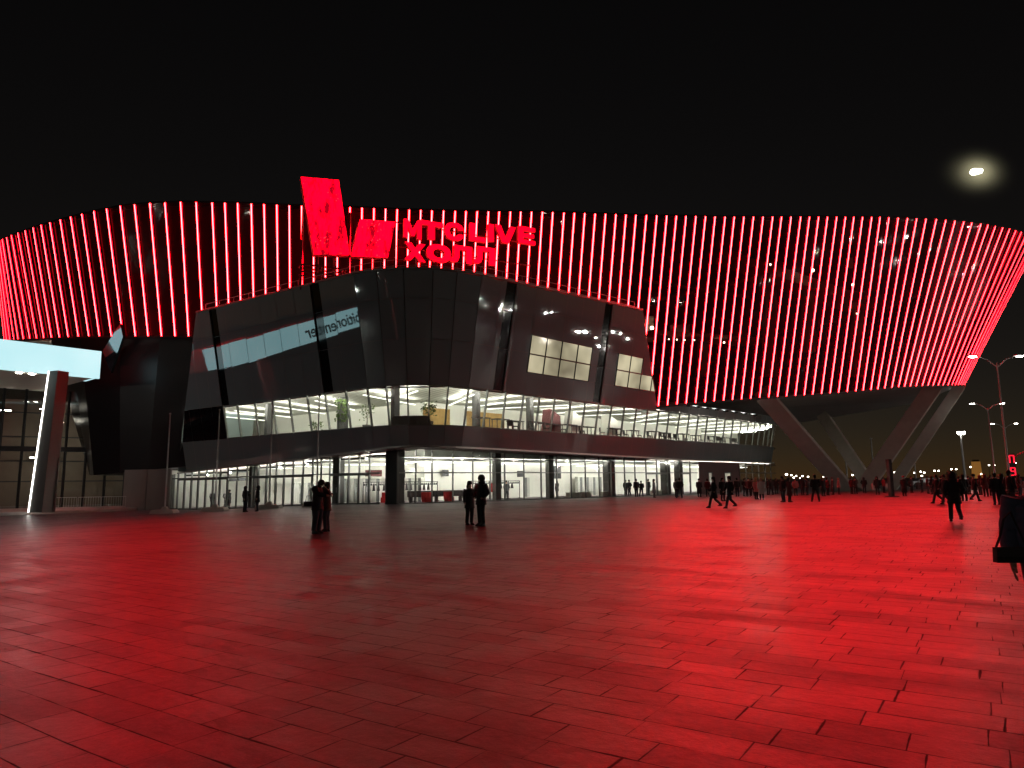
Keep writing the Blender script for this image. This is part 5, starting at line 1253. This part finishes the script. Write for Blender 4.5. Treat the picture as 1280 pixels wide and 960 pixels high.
# (image column, feet row, height in metres, template, heading in degrees, coat, label, hair/hat colour)
CROWD = 'people gathered before the hall'
PPL = [
 (307.5, 638.3, 1.66, 'phone_hood', 80, 'black', 'dark hooded woman with raised hand, left of two facing each other by the doors', 'hair'),
 (322.5, 637.8, 1.66, 'puffer', -70, 'black', 'dark hooded woman on the right of two facing each other by the doors', 'hair'),
 (782.5, 620.3, 1.68, 'jacket', 30, 'black', 'dark figure beside the broad dark column, nearest to it', 'hair'),
 (787, 620.2, 1.70, 'jacket_pocket', -60, 'black', 'dark figure with one leg set out, next to the broad dark column', 'hair'),
 (795.8, 620.8, 1.78, 'jacket', 200, 'black', 'tall dark figure before a black door post left of the grey coat', 'hair'),
 (802, 620.6, 1.58, 'jacket_pocket', 150, 'black', 'shorter stout dark figure beside the black door post', 'hair'),
 (818, 622, 1.72, 'long', 90, 'grey', 'lone woman in grey coat seen from the side before the lit doors', 'hair'),
 (850, 622.6, 1.80, 'jacket_pocket', 180, 'black', 'man standing legs apart before the last lit doors', 'hair'),
 (846, 621.5, 1.72, 'jacket', 140, 'charcoal', 'man half hidden behind the one standing legs apart', 'hair'),
 (874.5, 621.2, 1.70, 'long_hat', 10, 'black', 'dark long coat standing right of the last lit doors', 'black'),
 (885, 620.8, 1.70, 'jacket', 160, 'maroon', 'dark red coat before the reddish wall, left of the walking pair', 'hair'),
 (893.5, 635, 1.76, 'walk_long', -100, 'black', 'left one of the pair walking across the red paving', 'hair'),
 (913.5, 635.5, 1.78, 'walk', -80, 'black', 'right one of the pair walking across the red paving', 'hair'),
 (904, 626, 1.74, 'long', 20, 'black', 'dark figure seen between the walking pair', 'hair'),
 (922, 620.5, 1.75, 'jacket', 190, 'black', 'dark figure just right of the walking pair', 'hair'),
 (931.5, 620.2, 1.70, 'jacket_pocket', 40, 'black', 'first dark figure left of the pink puffer coat', 'hair'),
 (936.5, 620.6, 1.74, 'jacket', -30, 'maroon', 'maroon coat close beside the pink puffer coat', 'hair'),
 (941, 620, 1.70, 'jacket', 160, 'black', 'dark figure partly hidden by the pink puffer coat', 'hair'),
 (945.8, 624.2, 1.68, 'puffer', 30, 'pink', 'woman in pale pink puffer coat in front of the glass wing', 'fair'),
 (952.5, 624.4, 1.70, 'long', -20, 'pale', 'woman in long pale coat beside the pink puffer coat', 'fair'),
 (960, 618.6, 1.70, 'jacket', 70, 'black', 'first dark figure right of the long pale coat', 'hair'),
 (964.5, 618.4, 1.66, 'jacket_pocket', 200, 'charcoal', 'second dark figure right of the long pale coat', 'hair'),
 (971, 617.6, 1.68, 'phone', 10, 'black', 'dark figure with raised phone by the end of the glass wing', 'hair'),
 (979.5, 627.4, 1.78, 'jacket', -80, 'black', 'man in black facing a companion in a dark red long coat', 'hair'),
 (987.5, 627.6, 1.70, 'long', 90, 'maroon', 'woman in dark red long coat facing the man in black', 'hair'),
 (995, 619.6, 1.66, 'jacket', 0, 'pink', 'small figure in dull pink jacket behind the dark red long coat', 'hair'),
 (1003.5, 618.6, 1.74, 'puffer', 120, 'black', 'broad dark puffer coat left of the big striding man', 'hair'),
 (1009.5, 618.8, 1.70, 'jacket', 240, 'charcoal', 'charcoal jacket left of the big striding man', 'hair'),
 (1020.5, 627, 1.86, 'jacket_pocket', 170, 'black', 'big man in black with legs apart before the leftmost support', 'hair'),
 (1029.5, 620, 1.74, 'long', 20, 'black', 'long dark coat just right of the big man', 'hair'),
 (1035, 619, 1.70, 'jacket', 100, 'maroon', 'maroon jacket under the leftmost concrete support', 'hair'),
 (1041.5, 618.6, 1.70, 'long_hat', 260, 'charcoal', 'hatted figure beside the short pink jacket', 'charcoal'),
 (1049, 618, 1.62, 'jacket', 60, 'pink', 'woman in short pink jacket by the foot of the leftmost support', 'fair'),
 (1065, 617.4, 1.70, 'jacket', 100, 'maroon', 'maroon figure between the feet of the two supports', 'hair'),
 (1070, 617.2, 1.68, 'phone', 0, 'charcoal', 'figure holding up a phone between the feet of the supports', 'hair'),
 (1081, 616.2, 1.66, 'jacket_hood', 130, 'black', 'hooded figure with small pale bag at the foot of the V support', 'hair'),
 (1097.5, 618.2, 1.72, 'puffer', -30, 'black', 'dark puffer coat carrying a large white bag left of the totem', 'hair'),
 (1105.5, 616, 1.68, 'jacket', 40, 'red', 'red jacket with a pale bag close left of the totem', 'hair'),
 (1131, 620.2, 1.74, 'long_hat', 120, 'black', 'long black coat with red hat right of the totem', 'red'),
 (1140, 616, 1.72, 'jacket', 30, 'charcoal', 'charcoal jacket right of the red hat', 'hair'),
 (1160.5, 617, 1.72, 'jacket', 60, 'maroon', 'maroon jacket at the left end of the right hand crowd', 'hair'),
 (1166, 618, 1.70, 'puffer', 200, 'black', 'black puffer coat at the left end of the right hand crowd', 'hair'),
 (1173, 629.3, 1.74, 'walk_long', -100, 'black', 'woman striding left on thin legs before the floodlight mast', 'hair'),
 (1183, 630, 1.74, 'walk', -80, 'black', 'man leaning forward behind the woman on thin legs', 'hair'),
 (1195.5, 652.6, 1.74, 'fur_walk', 160, 'black', 'nearest walker on the right, wearing a pale fur trimmed hood', 'hair'),
 (1206, 626, 1.76, 'long', 170, 'black', 'tall dark coat just right of the fur trimmed hood', 'hair'),
 (1219.5, 626.6, 1.76, 'walk_hat', 90, 'black', 'dark walker in a hat below the orange tower', 'black'),
 (1212, 618, 1.68, 'jacket', 20, 'charcoal', 'charcoal jacket behind the dark walker in a hat', 'hair'),
 (1226, 618.5, 1.70, 'jacket_hood', 200, 'maroon', 'hooded maroon jacket right of the walker in a hat', 'hair'),
 (1233, 620.6, 1.76, 'puffer', 170, 'maroon', 'broad maroon puffer coat below the twin arm lamps', 'hair'),
 (1240, 619.5, 1.72, 'jacket', 100, 'charcoal', 'charcoal jacket between the maroon puffer and the tall pair', 'hair'),
 (1246.5, 631, 1.80, 'jacket', 170, 'black', 'left one of the tall dark pair by the lamp foot', 'hair'),
 (1255.5, 631, 1.76, 'long', 150, 'black', 'right one of the tall dark pair by the lamp foot', 'hair'),
 (1265.5, 635, 1.90, 'jacket', 100, 'black', 'tall thin dark figure at the foot of the red pylon', 'hair'),
 (1276, 622, 1.74, 'jacket_hood', 30, 'maroon', 'maroon hooded figure at the far right behind the navy coat', 'hair'),
 (1178, 618, 1.70, 'jacket', 30, 'black', 'dark figure behind the woman on thin legs', 'hair'),
 (1189.5, 618.6, 1.70, 'long', 250, 'charcoal', 'long charcoal coat behind the fur trimmed hood', 'hair'),
 (1271, 618, 1.68, 'jacket', 200, 'red', 'red jacket behind the tall thin dark figure', 'hair'),
 (1200.5, 617.5, 1.66, 'jacket', 100, 'grey', 'grey jacket under the floodlight mast', 'hair'),
 (1153, 615.5, 1.66, 'jacket', 220, 'black', 'lone small dark figure left of the right hand crowd', 'hair'),
 (1250.5, 620, 1.70, 'jacket', 40, 'pink', 'dull pink jacket between the tall dark pair', 'fair'),
]
def crowd():
    for px, py, h, tp, rz, coat, lab, hair in PPL:
        g = on_ground(px, py) if px > 400 else beside(px, 47.0); person(tp, g, rad(rz), h, coat, lab, hair=hair, group=CROWD if px > 700 else 'two women facing each other', trousers=('black', 'jeans', 'charcoal')[int(px) % 3])
    # embracing couple and the couple with the phone
    g = on_ground(396, 667); person('hug_big', g, rad(72), 1.80, 'black', 'big man in black embracing a woman in brown, seen from behind', 'jeans', group='embracing couple')
    g2 = on_ground(407.5, 664.5); person('hug_small', g2, rad(-95), 1.66, 'brown', 'woman in brown jacket held by the big man in black', 'jeans', group='embracing couple')
    g3 = on_ground(601.5, 657.3); person('jacket_hood', g3, rad(-50), 1.84, 'black', 'tall hooded man in black leaning close to a shorter woman', 'black', group='couple looking at a phone')
    g4 = on_ground(587, 656.2); person('phone', g4, rad(40), 1.64, 'charcoal', 'shorter woman in grey coat holding a phone beside the hooded man', 'black', group='couple looking at a phone')
    def bag(p, sz, m, lab, name='shopping_bag'):
        t = thing(name, lab, 'bag', p, .3); b = MB(); x, y, z = sz; b.hexa([(-x * .42, -y / 2, 0), (x * .42, -y / 2, 0), (x * .42, y / 2, 0), (-x * .42, y / 2, 0)], [(-x / 2, -y / 2, z), (x / 2, -y / 2, z), (x / 2, y / 2, z), (-x / 2, y / 2, z)]); b.build('pouch', m, t)
        b = MB(); b.tube([(-x * .3, 0, z), (-x * .2, 0, z + .18), (x * .2, 0, z + .18), (x * .3, 0, z)], .012, 5); b.build('strap', m, t)
    def near(px, py, dz): p = on_ground(px, py); return Vector((p.x, p.y - .25, dz))
    bag(near(387.5, 666, .88), (.34, .14, .16), CLOTH['black'], 'small dark handbag at the side of the embracing man', 'handbag')
    for px, py, z, sz, lab in ((1092, 617.6, .40, (.60, .2, .62), 'large white bag carried by the dark puffer coat'), (1106.5, 615.4, .42, (.48, .2, .55), 'pale bag carried by the red jacket near the totem'), (1078, 616, .45, (.3, .15, .3), 'small pale bag at the foot of the V support'), (888.5, 634.5, .62, (.22, .12, .34), 'white bag in the hand of the left walker of the pair')):
        bag(near(px, py, z), sz, CLOTH['pale'], lab)
def lobby_people():
    for px, d, h, tp, rz, coat, lab in ((243, 2.0, 1.74, 'jacket', 160, 'charcoal', 'figure in charcoal inside the leftmost lit doors'), (249.5, 3.0, 1.68, 'jacket_pocket', 20, 'grey', 'figure in grey inside the leftmost lit doors'), (262, 2.2, 1.72, 'long', 90, 'charcoal', 'long coated figure inside the doors behind the second flagpole'), (363, 2.5, 1.75, 'long', 10, 'grey', 'lone grey coated figure inside the middle glass doors'), (519, 3.0, 1.7, 'jacket', 200, 'maroon', 'cloakroom visitor in maroon inside, right of the corner column'), (660, 3.0, 1.72, 'jacket', 40, 'charcoal', 'cloakroom visitor in charcoal inside, beside the red coat'), (720, 2.6, 1.7, 'phone', 300, 'black', 'visitor with phone inside the bright room by the box benches'), (829, 2.0, 1.74, 'jacket', 120, 'black', 'visitor just inside the doors behind the lone grey coat')):
        p, a = GSPOT(px, d); p.z += .02; person(tp, p, rad(rz), h, coat, lab, group='visitors inside the lobby')
crowd(); lobby_people()
def near_person():
    J = pose('walk', 'down'); J['ankL'] = (.10, -.26, .09); J['kneeL'] = (.10, -.14, .50); J['ankR'] = (-.09, .30, .16)
    TPL['near'] = d = {'J': J}
    d['body'] = body_mesh(J, 'person_body', True); d['body'].materials.clear(); d['body'].materials.append(CLOTH['skin'])
    b = MB(); rr = []; 
    for k in range(41):
        t = k / 40; z = lerp(1.49, .86, t); w_ = interp([(0, .10), (.08, .20), (.2, .245), (.6, .24), (1, .235)], t); q = 1 + .035 * abs(math.sin(t * math.pi * 7)); rr.append((0, 0, z, w_ * q, w_ * .72 * q))
    b.rings(rr, 28)
    for k in 'LR':
        sh, el, wr = (Vector(J[q + k]) for q in ('sh', 'el', 'wr')); pts, rs = [], []
        for i in range(25):
            t = i / 24; p = (sh * 1.03 + Vector((0, 0, .0))).lerp(el, t * 2) if t < .5 else el.lerp(wr, t * 2 - 1); pts.append(p); rs.append(lerp(.115, .075, t) * (1 + .06 * abs(math.sin(t * math.pi * 6))))
        b.tube(pts, rs, 16)
    d['coat'] = b.mesh('coat', [CLOTH['navy']], smooth=True); d['trousers'] = legs_mesh(J, 'trousers', wide=1.1)
    d['shoe'] = [shoe_mesh(J, k, 'shoe') for k in 'LR']; d['head'] = ('hat', head_cover(J, 'hat', 'head_cover'))
    g = on_ground(1325, 826); t = person('near', g, rad(-35), 1.70, 'navy', 'person in quilted navy jacket cut off by the right edge', 'navy', hair='charcoal', shoe='red')
    # hand with fingers closed on the strap
    s = 1.70 / 1.75
    bg_ = at(1266, 694, g.y - .32); tb = thing('handbag', 'flat black handbag on a thin strap beside the navy jacket', 'handbag', (bg_.x, bg_.y, bg_.z - .06), rad(-6))
    b = MB(); b.hexa([(-.145, -.035, 0), (.145, -.035, 0), (.145, .035, 0), (-.145, .035, 0)], [(-.14, -.03, .125), (.14, -.03, .125), (.14, .03, .125), (-.14, .03, .125)]); b.build('pouch', CLOTH['black'], tb)
    b = MB(); b.hexa([(-.147, -.042, .05), (.147, -.042, .05), (.147, -.036, .05), (-.147, -.036, .05)], [(-.143, -.038, .13), (.143, -.038, .13), (.143, -.031, .13), (-.143, -.031, .13)]); b.build('flap', CLOTH['charcoal'], tb)
    b = MB(); b.tube([(-.13, 0, .12), (-.085, 0, .22), (-.03, .02, .36), (.05, .06, .42), (.12, 0, .12)], .010, 6); b.build('strap', CLOTH['black'], tb)
near_person()


# ------------------------------------------------------------------ moon veiled by thin cloud
def moon():
    p = at(1220, 214.5, 900); b = MB(); b.ball((-2.2, 0, -.3), (5.2, 5, 4.0), 20, 14); b.ball((4.2, 0, .5), (4.2, 4, 3.0), 20, 14); o = b.build('moon', glow('moon_glow', (1.0, 0.97, 0.82), 60.0), smooth=True); o.location = p
    tag(o, 'bright veiled moon glowing high over the right end of the bowl', 'moon')
    q = at(1220, 216, 860); c = MB(); c.ball((0, 0, 0), (84, 14, 60), 24, 16)
    m = bpy.data.materials.new('thin_cloud'); m.use_nodes = True; nt = m.node_tree; nt.nodes.clear(); out = N(nt, 'ShaderNodeOutputMaterial'); pv = N(nt, 'ShaderNodeVolumePrincipled')
    pv.inputs['Anisotropy'].default_value = 0.55; pv.inputs['Color'].default_value = (.9, .85, .6, 1)
    tc = N(nt, 'ShaderNodeTexCoord'); mp = N(nt, 'ShaderNodeMapping'); mp.inputs['Scale'].default_value = (1 / 82, 1 / 14, 1 / 58); gr = N(nt, 'ShaderNodeTexGradient', gradient_type='SPHERICAL')
    nt.links.new(tc.outputs['Object'], mp.inputs['Vector']); nt.links.new(mp.outputs['Vector'], gr.inputs['Vector'])
    pw = N(nt, 'ShaderNodeMath', operation='POWER'); pw.inputs[1].default_value = 6.0; nt.links.new(gr.outputs['Fac'], pw.inputs[0]); mu = N(nt, 'ShaderNodeMath', operation='MULTIPLY'); mu.inputs[1].default_value = 0.16; nt.links.new(pw.outputs[0], mu.inputs[0]); nt.links.new(mu.outputs[0], pv.inputs['Density'])
    nt.links.new(pv.outputs[0], out.inputs['Volume'])
    o = c.build('cloud', m); o.location = q; o['kind'] = 'stuff'
moon()

# ------------------------------------------------------------------ world, sun, camera
w = bpy.data.worlds.new('World'); scene.world = w; w.use_nodes = True; nt = w.node_tree; bg = nt.nodes['Background']
sky = N(nt, 'ShaderNodeTexSky', sky_type='NISHITA'); sky.sun_disc = False; sky.dust_density = 0.0; sky.air_density = 0.6; sky.sun_elevation = rad(8.0); sky.sun_rotation = rad(180)
mx = N(nt, 'ShaderNodeMix', data_type='RGBA', blend_type='MULTIPLY'); mx.inputs['Factor'].default_value = 1.0; mx.inputs['B'].default_value = (1.0, 0.52, 0.30, 1)
nt.links.new(sky.outputs[0], mx.inputs['A']); nt.links.new(mx.outputs['Result'], bg.inputs['Color']); bg.inputs['Strength'].default_value = 0.0040
sun = bpy.data.lights.new('moonlight', 'SUN'); sun.energy = 0.004; sun.angle = rad(0.5); sun.color = (1, .9, .8)
so = bpy.data.objects.new('moonlight', sun); COL.objects.link(so); so.rotation_euler = (rad(60), 0, rad(150))
cam = bpy.data.cameras.new('camera'); co = bpy.data.objects.new('camera', cam); COL.objects.link(co); scene.camera = co
cam.sensor_width = 36; cam.lens = FOC / 1280 * 36; cam.clip_end = 6000; cam.clip_start = 0.05
mat = Matrix((( _r.x, _u.x, -_f.x, 0), (_r.y, _u.y, -_f.y, 0), (_r.z, _u.z, -_f.z, CAMZ), (0, 0, 0, 1)))
co.matrix_world = mat
scene.view_settings.view_transform = 'Standard'; scene.view_settings.look = 'None'; scene.view_settings.exposure = 0; scene.view_settings.gamma = 1
scene.cycles.use_denoising = True; scene.cycles.max_bounces = 6; scene.cycles.diffuse_bounces = 3; scene.cycles.glossy_bounces = 3; scene.cycles.transparent_max_bounces = 10
scene.cycles.sample_clamp_indirect = 4.0; scene.cycles.caustics_reflective = False; scene.cycles.caustics_refractive = False
